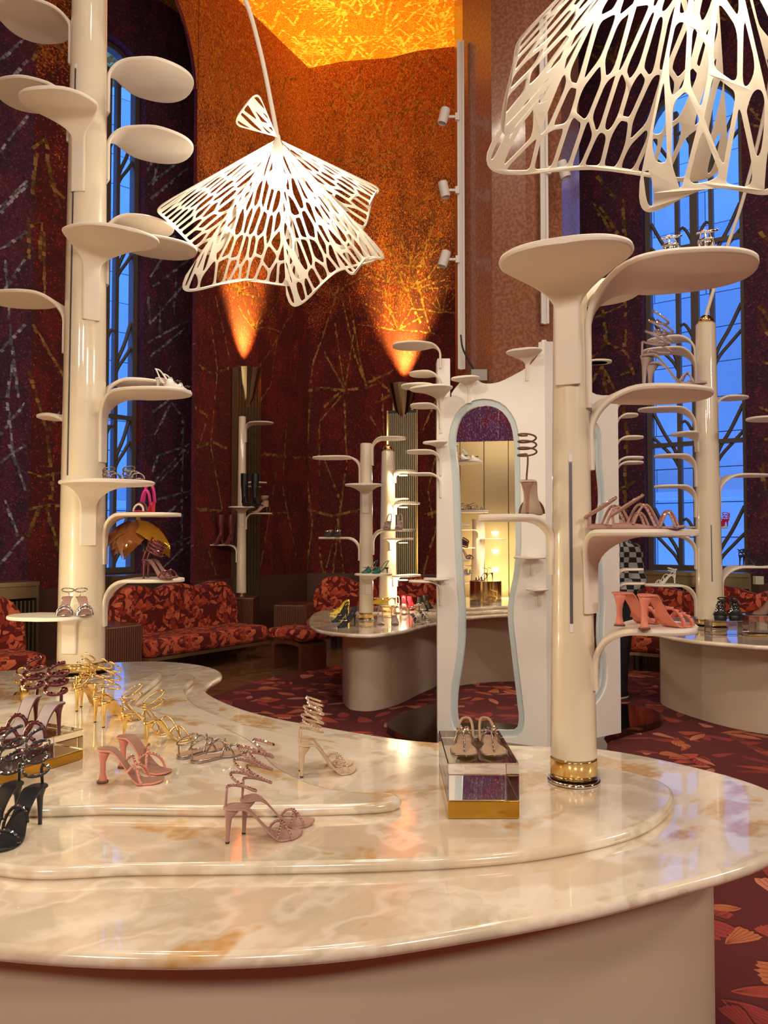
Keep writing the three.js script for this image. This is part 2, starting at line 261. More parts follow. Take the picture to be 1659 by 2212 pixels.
const leftLines = [
  ...trace(WL, 0.042, 'gold', [[[65, 490], [90, 480], [85, 560]], [[95, 490], [95, 680]], [[62, 470], [62, 560]], [[70, 700], [130, 800], [150, 830]], [[62, 800], [80, 860], [100, 930], [110, 1010]], [[105, 930], [130, 890]], [[60, 1020], [90, 1030], [140, 1020]], [[60, 1100], [85, 1095], [110, 1090], [140, 1095]], [[85, 1095], [60, 1160]], [[100, 1095], [130, 1200], [145, 1260]], [[115, 1020], [110, 1090]], [[70, 320], [100, 300], [110, 400], [140, 430]], [[80, 330], [70, 420]], [[100, 340], [130, 450]], [[70, 130], [110, 60], [150, 140]]]),
  ...trace(WL, 0.036, 'silver', [[[0, 130], [60, 80]], [[0, 200], [60, 130]], [[0, 330], [60, 250]], [[0, 450], [60, 390]], [[0, 460], [60, 400]], [[0, 540], [60, 500]], [[0, 640], [55, 560]], [[0, 760], [55, 700]], [[10, 560], [20, 700], [40, 860]], [[0, 940], [55, 870]], [[30, 760], [15, 860], [30, 1000]], [[0, 1000], [55, 960]], [[0, 1220], [50, 1160]], [[10, 1080], [40, 1160]], [[20, 960], [55, 1060]], [[315, 330], [320, 370], [345, 300]], [[345, 330], [330, 400]], [[320, 400], [400, 340]], [[325, 430], [410, 360]], [[325, 560], [410, 480]], [[325, 600], [360, 540]], [[330, 620], [410, 560]], [[320, 640], [325, 700], [410, 600]], [[345, 660], [345, 720]], [[320, 740], [410, 690]], [[325, 770], [400, 710]], [[335, 850], [370, 790]], [[330, 890], [370, 860]], [[335, 940], [370, 870], [395, 900]], [[330, 1020], [340, 985], [410, 960]], [[330, 1045], [400, 970]], [[345, 1040], [410, 975]], [[335, 1080], [415, 1060]], [[360, 1110], [415, 1065]], [[395, 900], [392, 1180]], [[360, 1180], [415, 1160]], [[350, 1230], [415, 1165]], [[380, 600], [375, 680]]]),
];
const rightLines = [
  ...trace(WR, 0.042, 'gold', [[[1280, 440], [1320, 500]], [[1290, 440], [1345, 520]], [[1345, 430], [1350, 520], [1365, 640]], [[1300, 660], [1310, 740], [1350, 760], [1370, 810]], [[1310, 740], [1270, 780]], [[1350, 600], [1350, 750]], [[1300, 790], [1275, 830]], [[1300, 790], [1330, 850]], [[1300, 790], [1310, 850]], [[1340, 810], [1370, 800]], [[1345, 880], [1355, 940], [1350, 1010]], [[1350, 1010], [1350, 1240]], [[1335, 1060], [1370, 1040]], [[1640, 500], [1659, 520]], [[1640, 660], [1700, 760]], [[1640, 690], [1700, 800]], [[1645, 780], [1690, 800]], [[1640, 880], [1700, 910]], [[1650, 950], [1690, 940]], [[1645, 1000], [1652, 1060]], [[1640, 1120], [1659, 1110]], [[1290, 380], [1330, 430]]]),
  ...Array.from({ length: 6 }, () => burst(0.9 + rl() * 4.5, 4.5 + rl() * 4, 6, 0.2, 2.9, 0.7, rl, 0.035, 'gold')).flat(),
];
const floorEdge = [[-7.4, 6.6], [8.6, 6.6], [8.6, -13.4], [-7.4, -13.4]];
const flat = (o, top, th) => slab(o, top, th);
struct('floor', flat(floorEdge.slice().reverse(), 0, 0.2), M.stone);
const ceilTone = (u, h, n, q) => (q < 0.3 ? [236, 168, 30] : q < 0.75 ? [226, 116, 14] : [198, 76, 12]);
const ceilR = rng(31), ceilLines = [];
for (let i = 0; i < 30; i++) { const x = ceilR() * 3, y = ceilR() * 3; ceilLines.push(...burst(x, y, 8, ceilR() * 3, 3 + ceilR() * 3, 0.55, ceilR, 0.03, 'bright'), ...zigzag(x, x + 0.9, y, 0.18, 5, ceilR, 0.035, 'bright')); }
struct('ceiling', flat(floorEdge.slice().reverse(), CEIL + 0.25, 0.25), mosaic(3, 3, ceilTone, ceilLines, 9));

// windows: [wall, from, to, sill, head]
const uOn = (wall, px) => { const q = onWall(px, 1100, ...wall); return Math.hypot(q.x - wall[0][0], q.z - wall[0][1]); };
const winL = { x0: uOn(WL, 168), x1: uOn(WL, 305), y0: 1.06, y1: 8.55 }, winR = { x0: uOn(WR, 1393), x1: uOn(WR, 1614), y0: 1.1, y1: 7.9 };
const Llen = span(WL), Rlen = span(WR);
const mL = mosaic(Llen, CEIL, plumTone([[uOn(WL, 62), uOn(WL, 150)]]), leftLines, 41);
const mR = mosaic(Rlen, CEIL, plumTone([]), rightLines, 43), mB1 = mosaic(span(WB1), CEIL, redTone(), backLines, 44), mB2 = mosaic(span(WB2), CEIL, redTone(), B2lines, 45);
struct('wall_left', along(wallGeo(0, Llen, [winL]), WL), mL);
struct('wall_right', along(wallGeo(0, Rlen, [winR]), WR), mR);
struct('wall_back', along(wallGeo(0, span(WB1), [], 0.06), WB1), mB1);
{ // back wall with shallow pleats
  const cuts = [0, 0.19, 0.42, 0.55, 0.9, 1], off = [0, 0.05, -0.03, 0.05, 0.02, 0], [a, b] = WB2, d = [(b[0] - a[0]) / span(WB2), (b[1] - a[1]) / span(WB2)], pt = (i) => { const t = cuts[i] * span(WB2); return [a[0] + d[0] * t - d[1] * off[i], a[1] + d[1] * t + d[0] * off[i]]; };
  const gs = []; for (let i = 0; i + 1 < cuts.length; i++) gs.push(along(wallGeo(cuts[i] * span(WB2), span([pt(i), pt(i + 1)]) + 0.004), [pt(i), pt(i + 1)]));
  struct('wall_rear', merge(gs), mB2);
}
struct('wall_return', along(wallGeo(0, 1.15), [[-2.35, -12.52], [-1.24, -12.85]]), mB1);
{ // spandrel over the left window bay, its soffit curving up into the ceiling
  const s = new THREE.Shape(); s.moveTo(-0.02, 7.7); s.lineTo(0.02, 7.7); s.bezierCurveTo(0.05, 8.3, 0.35, 9.0, 1.3, 9.3); s.lineTo(4.2, 9.4); s.lineTo(4.2, CEIL); s.lineTo(-0.02, CEIL); s.closePath();
  const g = new THREE.ExtrudeGeometry(s, { depth: 0.06, bevelEnabled: false }).scale(-1, 1, 1).translate(0, 0, -0.06), d = Math.atan2(2.42, 1.29);
  const idx = g.index ? g.index.array : null; if (!idx) { const p = g.attributes.position; for (let i = 0; i < p.count; i += 3) for (const k of ['position', 'normal', 'uv']) { const A = g.attributes[k], n = A.itemSize; for (let c = 0; c < n; c++) { const t = A.array[(i + 1) * n + c]; A.array[(i + 1) * n + c] = A.array[(i + 2) * n + c]; A.array[(i + 2) * n + c] = t; } } }
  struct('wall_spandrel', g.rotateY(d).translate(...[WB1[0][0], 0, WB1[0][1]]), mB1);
}
// the rest of the shell, beside and behind the viewpoint
const shell = [[7.6, -7.9], [8.2, -2], [6.2, 4.4], [0, 6], [-5.6, 4.2], [-7.0, -2], [-6.2, -7.4]];
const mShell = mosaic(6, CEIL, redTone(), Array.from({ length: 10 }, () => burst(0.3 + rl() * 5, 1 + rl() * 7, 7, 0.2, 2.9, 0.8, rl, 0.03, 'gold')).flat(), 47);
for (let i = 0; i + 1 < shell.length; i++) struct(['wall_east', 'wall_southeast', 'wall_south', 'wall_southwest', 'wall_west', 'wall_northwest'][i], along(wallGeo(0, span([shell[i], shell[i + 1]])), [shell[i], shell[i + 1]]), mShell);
struct('baseboard_back', merge([along(new THREE.BoxGeometry(span(WB1), 0.97, 0.05).translate(span(WB1) / 2, 0.485, 0.03), WB1), along(new THREE.BoxGeometry(span(WB2), 0.97, 0.12).translate(span(WB2) / 2, 0.485, 0.04), WB2)]), M.plinth);
struct('baseboard_right', along(new THREE.BoxGeometry(4.4, 0.97, 0.05).translate(3.2, 0.485, 0.03), WR), M.plinth);
struct('baseboard_left', along(new THREE.BoxGeometry(span(WL), 0.9, 0.05).translate(span(WL) / 2, 0.45, 0.03), WL), M.plinth);
{ // faceted marble pier
  const o = [[1003, 9.9], [1066, 9.25], [1140, 9.02], [1219, 9.2], [1258, 9.7]].map(([p, z]) => [(p - 829.5) / FOCAL * z, -z]).concat([[2.75, -11.3], [1.9, -12.0], [1.05, -11.3]]);
  const gs = [], n = o.length; let u = 0;
  for (let i = 0; i < n; i++) { const a = o[i], b = o[(i + 1) % n], l = span([a, b]); gs.push(geoFrom([a[0], 0, a[1], b[0], 0, b[1], b[0], CEIL, b[1], a[0], CEIL, a[1]], [0, 1, 2, 0, 2, 3], [u, 0, u + l, 0, u + l, CEIL, u, CEIL])); u += l; }
  struct('pillar', merge(gs), M.marble);
}
// carpet
const px2 = (list, h) => list.map(([x, y]) => { const p = onLevel(x, y, h); return [p.x, p.z]; });
const carpet = outline([...px2([[430, 1560], [432, 1515], [480, 1497], [600, 1461], [745, 1437], [945, 1427], [1150, 1432], [1360, 1448], [1430, 1452], [1620, 1458]], 0.01), [5.4, -6.2], [6.0, -3], [5, 1.5], [2, 4], [-2, 3.6], [-4.4, 1], [-5, -2.5], [-4.2, -4.4], [-2.6, -5.0]], 220);
struct('carpet', slab(carpet, 0.012, 0.012), M.carpet);

function windowUnit(n, wall, win, bars) {
  const w = win.x1 - win.x0, h = win.y1 - win.y0, g = structGroup('window_' + n), th = Math.atan2(-(wall[1][1] - wall[0][1]), wall[1][0] - wall[0][0]);
  g.position.set(...(() => { const d = span(wall), t = win.x0 / d; return [lerp(wall[0][0], wall[1][0], t), win.y0, lerp(wall[0][1], wall[1][1], t)]; })()); g.rotation.y = th;
  const r = w / 2, Z = -0.2, F = 0.07;
  const loop = (k) => { const s = [[k, k], [k, h - r]]; for (let i = 0; i <= 16; i++) { const t = Math.PI - Math.PI * i / 16; s.push([r + (r - k) * Math.cos(t), h - r + (r - k) * Math.sin(t)]); } s.push([w - k, k]); return s.map((p) => new THREE.Vector2(...p)); };
  const fr = new THREE.Shape(loop(0)); fr.holes.push(new THREE.Path(loop(F)));
  part('window_frame', new THREE.ExtrudeGeometry(fr, { depth: 0.12, bevelEnabled: false }).translate(0, 0, Z - 0.06), M.windowFrame, g);
  part('pane', new THREE.ShapeGeometry(new THREE.Shape(loop(F * 0.5))).translate(0, 0, Z), M.glass, g);
  const mull = (x, wd) => part('mullion', box(wd, h - 0.35, 0.09, x, (h - 0.35) / 2, Z), M.windowFrame, g);
  mull(r, 0.1); mull(r - w * 0.17, 0.055); mull(r + w * 0.17, 0.055);
  for (const y of bars) part('transom', box(w - 0.06, 0.06, 0.08, r, y, Z), M.windowFrame, g);
  const bar = (pts, q) => part('branch', tube(pts.map(([x, y]) => V(x, y, Z)), q, 12, 6), M.windowFrame, g);
  for (let y = 0.05; y < h - 1.3; y += 1.36) for (const s of [-1, 1]) {
    const x = r + s * w * 0.17; bar([[x, y], [x + s * w * 0.04, y + 0.22], [x + s * w * 0.16, y + 0.5], [x + s * (w * 0.33 - F), y + 0.82]], 0.026);
    bar([[x, y - 0.02], [x + s * w * 0.06, y + 0.14], [x + s * w * 0.18, y + 0.32], [x + s * (w * 0.33 - F), y + 0.46]], 0.024);
    bar([[r, y + 0.3], [r + s * w * 0.05, y + 0.52], [r + s * w * 0.12, y + 0.66], [r + s * w * 0.17, y + 0.62]], 0.022);
  }
  return g;
}
windowUnit(1, WL, winL, [2.2, 4.9]); windowUnit(2, WR, winR, [1.75, 4.5]);
// stone fronts of the buildings across the street
function facadeFront(label, x, z, turn, cols, rows, bw, bh) {
  const t = thing('stone_facade', label, 'building', [x, 0, z], turn), r = rng(cols * 7 + rows), tones = [0.66, 0.72, 0.78].map((k) => mat({ color: C(k, k, k), roughness: 0.9 })), g = new THREE.BoxGeometry(bw - 0.02, bh - 0.02, 0.4);
  part('backing', box(cols * bw, rows * bh, 0.2, 0, rows * bh / 2, -0.2), tones[0], t);
  for (let j = 0; j < rows; j++) for (let i = 0; i < cols; i++) { const b = part('stone_block', g, tones[Math.floor(r() * 3)], t); b.position.set((i - (cols - 1) / 2 + (j % 2) * 0.25) * bw, (j + 0.5) * bh, 0.02 * r()); }
  part('ledge', box(cols * bw, 0.16, 0.9, 0, bh * 3.2, 0.2), tones[2], t);
}
facadeFront('pale stone building front seen through the tall right window', 7.6, -17.2, rad(-38), 9, 16, 1.15, 0.78);
facadeFront('pale stone building front seen through the left window', -8.2, -18.0, rad(40), 8, 18, 1.1, 0.74);
// ------------------------------------------------------------------ light fittings
ADDED_LUMINAIRES.forEach(([x, z, I], i) => {  // added panels out of view, put up to light the room
  const t = thing('added_ceiling_light', 'added square warm light panel out of view above the shop floor', 'light', [x, CEIL - 0.45, z]);
  t.userData.group = 'added ceiling light panels';
  const fr = new THREE.Shape([[-0.36, -0.36], [0.36, -0.36], [0.36, 0.36], [-0.36, 0.36]].map((p) => new THREE.Vector2(...p))); fr.holes.push(new THREE.Path([[-0.32, -0.32], [-0.32, 0.32], [0.32, 0.32], [0.32, -0.32]].map((p) => new THREE.Vector2(...p))));
  part('housing', merge([new THREE.ExtrudeGeometry(fr, { depth: 0.08, bevelEnabled: false }).rotateX(-Math.PI / 2), box(0.72, 0.02, 0.72, 0, 0.09, 0), box(0.03, 0.36, 0.03, 0, 0.27, 0)]), M.trackWhite, t);
  part('diffuser', box(0.63, 0.01, 0.63, 0, 0.03, 0), M.glow, t);
  const l = new THREE.RectAreaLight(WARM, I, LUM_SIZE, LUM_SIZE); l.name = 'added_panel_light'; l.rotation.x = -Math.PI / 2; l.position.y = 0.012; t.add(l);
});
ADDED_FLOODS.forEach(([x, y, z, I]) => {  // added frontal fill, out of view behind the viewpoint
  const t = thing('added_floodlight', 'added warm rectangular fill light out of view behind the viewpoint', 'light', [x, y, z]); t.userData.group = 'added fill lights behind the viewpoint'; t.lookAt(0, 1.0, -4.5);
  part('housing', box(1.0, 0.62, 0.12, 0, 0, -0.075, 0.01), M.trackWhite, t); part('lens', box(0.92, 0.54, 0.01, 0, 0, -0.012), M.glow, t); part('bracket', box(0.06, 0.06, 0.5, 0, 0, -0.38), M.trackWhite, t);
  const l = new THREE.RectAreaLight(WARM, I, 0.9, 0.52); l.name = 'added_flood_light'; l.rotation.y = Math.PI; l.position.z = 0.004; t.add(l);
});
// fluted torchere on the wall: half funnel of brass strips with a pointed tip
function torchere(wall, px, label, I) {
  const p = onWall(px, 1000, ...wall), th = Math.atan2(-(wall[1][1] - wall[0][1]), wall[1][0] - wall[0][0]), t = thing('bronze_torchere', label, 'wall lamp', [p.x, 3.4, p.z], th);
  const n = 9, top = 0.62, strips = [L(0.10, 0.07, 0.04, 0.3, 0.9), L(0.62, 0.50, 0.32, 0.28, 0.9), L(0.20, 0.14, 0.08, 0.3, 0.9)];
  for (let i = 0; i < n; i++) {
    const a0 = Math.PI * i / n, a1 = Math.PI * (i + 1) / n, P = (a, r, y) => [r * Math.cos(a), y, r * Math.sin(a) + 0.06], q = [P(a0, 0.13, 0.2), P(a1, 0.13, 0.2), P(a1, 0.24, top), P(a0, 0.24, top)], k = P((a0 + a1) / 2, 0.004, 0);
    part('flute', geoFrom([q[0], q[1], q[2], q[3], k, [q[0][0] * 0.97, q[0][1], q[0][2] * 0.97], [q[3][0] * 0.96, q[3][1], q[3][2] * 0.96]].flat(), [0, 2, 1, 0, 3, 2, 4, 0, 1, 5, 3, 0, 5, 6, 3]), strips[[2, 1, 0, 1, 2, 1, 0, 1, 2][i]], t);
  }
  part('back_plate', box(0.34, 0.7, 0.05, 0, 0.3, 0.03), M.oldBrass, t);
  part('bulb', new THREE.SphereGeometry(0.05, 16, 10).translate(0, top - 0.12, 0.16), M.glow, t);
  const s = new THREE.SpotLight(C(1, 0.6, 0.1), I, 0, rad(29), 1, 2); s.name = 'torchere_light'; s.position.set(0, top - 0.03, 0.17); s.target.position.set(0, 6, -0.1); s.castShadow = true; s.shadow.radius = 3; t.add(s, s.target);
  return [p, th];
}
const T1 = torchere(WB1, 524, 'fluted bronze wall torchere above the boots, left of the two', 170), T2 = torchere(WB2, 872, 'fluted bronze wall torchere behind the arched mirror stand, right of the two', 190);
function pilaster(px, label, [p, th], w, ribs, edge, H = 4) {
  const t = thing('ribbed_pilaster', label, 'pilaster', [p.x, 0, p.z], th);
  part('core', box(w, H, 0.08, 0, H / 2, 0.06), M.darkMetal, t);
  const rb = []; for (let i = 0; i < ribs; i++) rb.push(box(w / ribs * 0.42, H - 0.1, 0.03, -w / 2 + w * (i + 0.5) / ribs, H / 2, 0.112)); const m = part('ribs', merge(rb), M.oldBrass, t); m.userData.kind = 'stuff';
  for (const s of [-1, 1]) part('edge_strip', box(0.025, H, 0.1, s * (w / 2 + 0.012), H / 2, 0.07), edge, t);
}
pilaster(520, 'dark ribbed pilaster under the left bronze torchere', T1, 0.5, 7, M.oldBrass);
pilaster(872, 'dark ribbed pilaster with thin brass edges under the right torchere', T2, 0.46, 14, M.brass, 3.6);
// radiator covers below the windows
function radiator(wall, u0, u1, h, label) {
  const th = Math.atan2(-(wall[1][1] - wall[0][1]), wall[1][0] - wall[0][0]), k = u0 / span(wall), t = thing('radiator_cover', label, 'radiator cover', [lerp(wall[0][0], wall[1][0], k), 0, lerp(wall[0][1], wall[1][1], k)], th), w = u1 - u0;
  part('top_board', box(w, 0.05, 0.42, w / 2, h, 0.27), M.oldBrass, t); part('fascia', box(w, 0.14, 0.03, w / 2, h - 0.1, 0.44), M.oldBrass, t);
  part('back_panel', box(w, h - 0.05, 0.02, w / 2, (h - 0.05) / 2, 0.3), M.darkMetal, t);
  const g = []; for (let x = 0.02; x < w; x += 0.05) g.push(box(0.018, h - 0.2, 0.05, x, (h - 0.2) / 2, 0.42)); part('slats', merge(g), M.oldBrass, t).userData.kind = 'stuff';
  for (const x of [0.01, w - 0.01]) part('end_panel', box(0.025, h, 0.4, x, h / 2, 0.26), M.oldBrass, t);
}
radiator(WL, uOn(WL, 200), uOn(WL, 352), 1.02, 'slatted brass radiator cover under the left window');
radiator(WL, 0.6, uOn(WL, 44), 1.0, 'slatted brass radiator cover cut off by the left picture edge');
radiator(WR, uOn(WR, 1372), uOn(WR, 1636), 1.08, 'slatted brass radiator cover under the tall right window');
// light tracks on the pier
function track(label, x, y0, y1, z, heads) {
  const t = thing('light_track', label, 'light track', [x, y0, z]), h = y1 - y0;
  const s = new THREE.Shape([[-0.045, 0], [-0.045, -0.05], [-0.018, -0.05], [-0.018, -0.02], [0.018, -0.02], [0.018, -0.05], [0.045, -0.05], [0.045, 0]].map((p) => new THREE.Vector2(...p)));
  part('rail', new THREE.ExtrudeGeometry(s, { depth: h, bevelEnabled: false }).rotateX(-Math.PI / 2), M.trackWhite, t);
  for (const [y, side, tilt] of heads) {
    const c = new THREE.Group(); part('spot_head', lathe([[0, 0.1], [0.058, 0.1], [0.062, 0.09], [0.062, -0.1], [0.052, -0.1], [0.05, -0.06], [0, -0.06]], 20).rotateZ(tilt).translate(side * 0.22, y - y0, 0.08), M.trackWhite, t);
    part('arm', merge([box(0.14, 0.03, 0.03, side * 0.1, y - y0, 0.06), box(0.05, 0.09, 0.05, side * 0.05, y - y0, 0.06)]), M.trackWhite, t);
  }
}
{ const hz = (py, z) => onDepth(1000, py, z).y;
  track('long white light track with spot heads on the marble pier left edge', at(997, -9.85, 0).x, hz(800, -9.85), hz(95, -9.85), -9.82, [[hz(261, -9.85), -1, -0.25], [hz(418, -9.85), -1, 0.2], [hz(566, -9.85), -1, -0.3]]);
  track('white light track on the front of the marble pier', at(1180, -9.0, 0).x, hz(700, -9.0), hz(40, -9.0), -9.02, [[hz(372, -9), 1, 0.3]]); }

// ------------------------------------------------------------------ petal shelves and display trees
function petalGeo({ L: reach, W, R, D, w0 = 0.05, skew = 0, t = 0.02 }) {
  const rings = [], path = [], arc = R * Math.PI / 2;
  path.push([0, -D, -1]); path.push([0, -R - 0.0001, 0]);
  for (let i = 1; i <= 10; i++) { const a = Math.PI / 2 * i / 10; path.push([R - R * Math.cos(a), -R + R * Math.sin(a), i / 10 * arc]); }
  const flatL = Math.max(0.02, reach - R); for (let i = 1; i <= 16; i++) { const k = 1 - Math.pow(1 - i / 16, 1.7); path.push([R + flatL * k, 0, arc + flatL * k]); }
  const total = arc + flatL;
  path.forEach(([x, y, s], i) => {
    const q = Math.max(0, s) / total, grow = s <= 0 ? 0 : smooth(q / 0.55), c0 = 0.55, end = q > c0 ? Math.pow(Math.max(0, 1 - ((q - c0) / (1 - c0)) ** 2.5), 1 / 2.5) : 1;
    let w = (w0 + (W - w0) * grow) * end; w = Math.max(w, 0.004);
    const a = path[Math.max(0, i - 1)], b = path[Math.min(path.length - 1, i + 1)], l = Math.hypot(b[0] - a[0], b[1] - a[1]), nx = -(b[1] - a[1]) / l, ny = (b[0] - a[0]) / l, zc = skew * smooth(q) , hw = w / 2, ht = t / 2, e = Math.min(ht, hw * 0.9), ring = [];
    for (const [sx, sy] of [[-1, 1], [1, 1], [1, -1], [-1, -1]]) for (const k of sx * sy < 0 ? [0, 1, 2] : [2, 1, 0]) { const an = Math.PI / 4 * k, z = sx * (hw - e + e * Math.cos(an)), o = sy * ht * Math.sin(an) ; ring.push(V(x + nx * o, y + ny * o, zc + z)); }
    rings.push(ring);
  });
  return mergeVertices(loft(rings), 1e-5);
}
// shelves: [height, azimuth deg, reach, width, bend radius, drop, skew]; azimuth 0 right, 90 away, -90 towards the viewer
function addShelves(t, list, radiusAt, y0, m = M.shelf) {
  for (const [h, az, reach, W, R = 0.09, D = 0.22, skew = 0] of list) {
    const s = part('shelf', petalGeo({ L: reach, W, R, D, skew, w0: 0.2 * W < 0.045 ? 0.045 : 0.2 * W }), m, t), r = radiusAt(h) + 0.004;
    s.rotation.y = rad(az); s.position.set(Math.cos(rad(az)) * r, h - y0 - 0.01, -Math.sin(rad(az)) * r);
  }
}
function tree(label, [x, y0, z], r0, r1, top, list, { collar = 0.09, slot = [], cap = false, ring = true } = {}) {
  const t = thing('display_tree', label, 'display stand', [x, y0, z]), h = top - y0, radiusAt = (k) => lerp(r0, r1, clamp((k - y0) / h, 0, 1));
  part('trunk', lathe([[0, collar], [r0 * 0.985, collar], [r0, collar + 0.006], [lerp(r0, r1, 0.3), h * 0.3], [lerp(r0, r1, 0.65), h * 0.65], [r1, h - 0.006], [r1 - 0.006, h], [0, h]], 48), M.cream, t);
  if (collar) part('collar', lathe([[0, 0.001], [r0 * 1.01, 0.001], [r0 * 1.01, collar - 0.004], [r0 * 0.98, collar], [0, collar]], 48), M.brass, t);
  if (ring) part('base_ring', new THREE.TorusGeometry(r0 * 1.06, 0.006, 8, 40).rotateX(Math.PI / 2).translate(0, 0.006, 0), M.chrome, t);
  if (cap) part('cap', lathe([[0, h], [r1 * 0.85, h], [r1 * 0.8, h + 0.04], [r1 * 0.4, h + 0.075], [0, h + 0.08]], 24), M.brass, t);
  for (const [a, y, l] of slot) { const r = radiusAt(y + l / 2), g = box(0.012, l, 0.009, -0.003, 0, 0); const s = part('slot', g, L(0.17, 0.17, 0.2, 0.35, 0.6), t); s.rotation.y = rad(a); s.position.set(Math.cos(rad(a)) * r, y - y0 + l / 2, -Math.sin(rad(a)) * r); s.rotation.order = 'YXZ'; s.rotation.z = Math.atan((r0 - r1) / h); for (const e of [-1, 1]) part('slot_plug', box(0.013, 0.024, 0.011, -0.003, e * (l / 2 + 0.015), 0), M.trackWhite, s); }
  addShelves(t, list, radiusAt, y0);
  return t;
}
const hAt = (py, z) => onDepth(830, py, z).y;
// ------------------------------------------------------------------ display tables
function table(label, o, top, baseO, { th = 0.034, pos = null } = {}) {
  const t = thing('display_table', label, 'table');
  part('table_top', slab(o, top, th, 0.016), M.onyx, t);
  part('plinth', slab(baseO, top - th, top - th - 0.012), M.beige, t).position.y = 0;
  return t;
}
const T0 = 0.75, TIER1 = 0.78, TIER2 = 0.81;
const front = outline([...px2([[0, 2046], [250, 2062], [500, 2062], [750, 2046], [1000, 2010], [1250, 1965], [1450, 1915], [1650, 1855]], T0), ...px2([[1735, 1790], [1715, 1735], [1640, 1695], [1500, 1655], [1300, 1617], [1100, 1608], [900, 1599], [700, 1569], [560, 1541], [478, 1512], [446, 1492], [455, 1476], [480, 1460], [470, 1446], [420, 1434], [330, 1428], [200, 1433], [0, 1449]], T0), [-2.95, -4.5], [-3.2, -3.7], [-3.0, -2.9], [-2.4, -2.2], [-1.7, -1.75]], 260);
{
  const t = table('long kidney-shaped onyx display table filling the foreground', front, T0, offset(front, 0.24));
  const t1 = outline([...px2([[1457, 1716], [1443, 1745], [1385, 1785], [1280, 1815], [1150, 1838], [1000, 1852], [850, 1859], [600, 1865], [300, 1868], [0, 1870]], TIER1), [-1.5, -2.3], [-1.95, -2.7], [-2.45, -3.2], [-2.5, -4.1], ...px2([[0, 1462], [120, 1452], [250, 1446], [360, 1448], [418, 1458], [400, 1490], [440, 1530], [600, 1580], [800, 1612], [1000, 1632], [1200, 1645], [1360, 1665], [1440, 1692]], TIER1)], 260);
  part('lower_step', slab(t1, TIER1, 0.0305, 0.014), M.onyx, t);
  const t2 = outline([...px2([[868, 1721], [850, 1732], [700, 1741], [500, 1743], [250, 1740], [0, 1737]], TIER2), [-1.5, -2.75], [-1.75, -3.0], [-1.9, -3.4], ...px2([[0, 1512], [110, 1497], [230, 1486], [300, 1466], [338, 1449], [350, 1452], [344, 1464], [300, 1500], [290, 1520], [340, 1536], [440, 1556], [540, 1596], [610, 1660], [720, 1703], [846, 1712]], TIER2)], 260);
  part('upper_step', slab(t2, TIER2, 0.0305, 0.014), M.onyx, t);
}
const ellipse = (x, z, a, b, turn = 0, p = 2, n = 40) => { const o = []; for (let i = 0; i < n; i++) { const k = 2 * Math.PI * i / n, c = Math.sign(Math.cos(k)) * Math.abs(Math.cos(k)) ** (2 / p) * a, s = Math.sign(Math.sin(k)) * Math.abs(Math.sin(k)) ** (2 / p) * b; o.push([x + c * Math.cos(turn) - s * Math.sin(turn), z + c * Math.sin(turn) + s * Math.cos(turn)]); } return outline(o, 120); };
// middle table, partly behind the arched stand
const midTop = outline([...px2([[676, 1356], [720, 1366], [800, 1370], [870, 1362], [945, 1345]], T0), [1.35, -7.9], [1.5, -8.6], [1.0, -9.1], [0.2, -9.2], [-0.45, -8.9], [-0.72, -8.4]], 160);
table('oval onyx display table behind the arched stand', midTop, T0, (() => { const a = px2([[748, 1526], [762, 1534], [800, 1536], [850, 1525], [904, 1500]], 0.012); return outline([...a, [0.55, -8.2], [0.2, -8.7], [-0.2, -8.5], [-0.4, -7.8]], 100); })());
const rightTop = outline([...px2([[1372, 1350], [1400, 1364], [1480, 1380], [1580, 1390], [1680, 1396]], T0), [5.4, -6.4], [5.6, -7.2], [4.7, -7.9], [3.6, -8.0], [2.7, -7.75]], 160);
table('onyx display table in front of the right window', rightTop, T0, outline([...px2([[1429, 1512], [1436, 1525], [1500, 1550], [1580, 1572], [1680, 1588]], 0.012), [4.6, -6.4], [4.7, -7.0], [3.8, -7.4], [2.8, -7.4]], 110));

// ------------------------------------------------------------------ trees with their shelves
const ZL = -4.37, XL = at(179, ZL, 0).x, hl = (py) => hAt(py, ZL);
tree('tall cream column tree with many petal shelves at left', [XL, TIER1 + 0.001, ZL], 0.128, 0.09, 5.5, [
  [hl(26), 170, 0.44, 0.42, 0.1, 0.3], [hl(194), 174, 0.44, 0.38, 0.1, 0.3], [hl(272), -96, 0.3, 0.4, 0.12, 0.42, 0.05], [hl(122), 34, 0.5, 0.46, 0.1, 0.3], [hl(268), 34, 0.5, 0.44, 0.1, 0.3],
  [hl(452), 40, 0.4, 0.32, 0.1, 0.28], [hl(502), 30, 0.52, 0.36, 0.1, 0.28], [hl(540), -54, 0.36, 0.48, 0.13, 0.42, -0.08], [hl(640), 176, 0.46, 0.34, 0.14, 0.32], [hl(812), 35, 0.36, 0.3, 0.1, 0.26], [hl(852), -12, 0.52, 0.34, 0.14, 0.38],
  [hl(890), 150, 0.22, 0.22, 0.08, 0.2], [hl(1048), -56, 0.48, 0.46, 0.12, 0.33, -0.05], [hl(1108), 2, 0.42, 0.34, 0.12, 0.28], [hl(1249), 2, 0.44, 0.32, 0.16, 0.26], [hl(1316), -98, 0.34, 0.44, 0.07, 0.22]], { collar: 0.075, slot: [[-112, hl(1030), 2.3]] });
const ZR = -2.47, XR = at(1235, ZR, 0).x, hr = (py) => hAt(py, ZR);
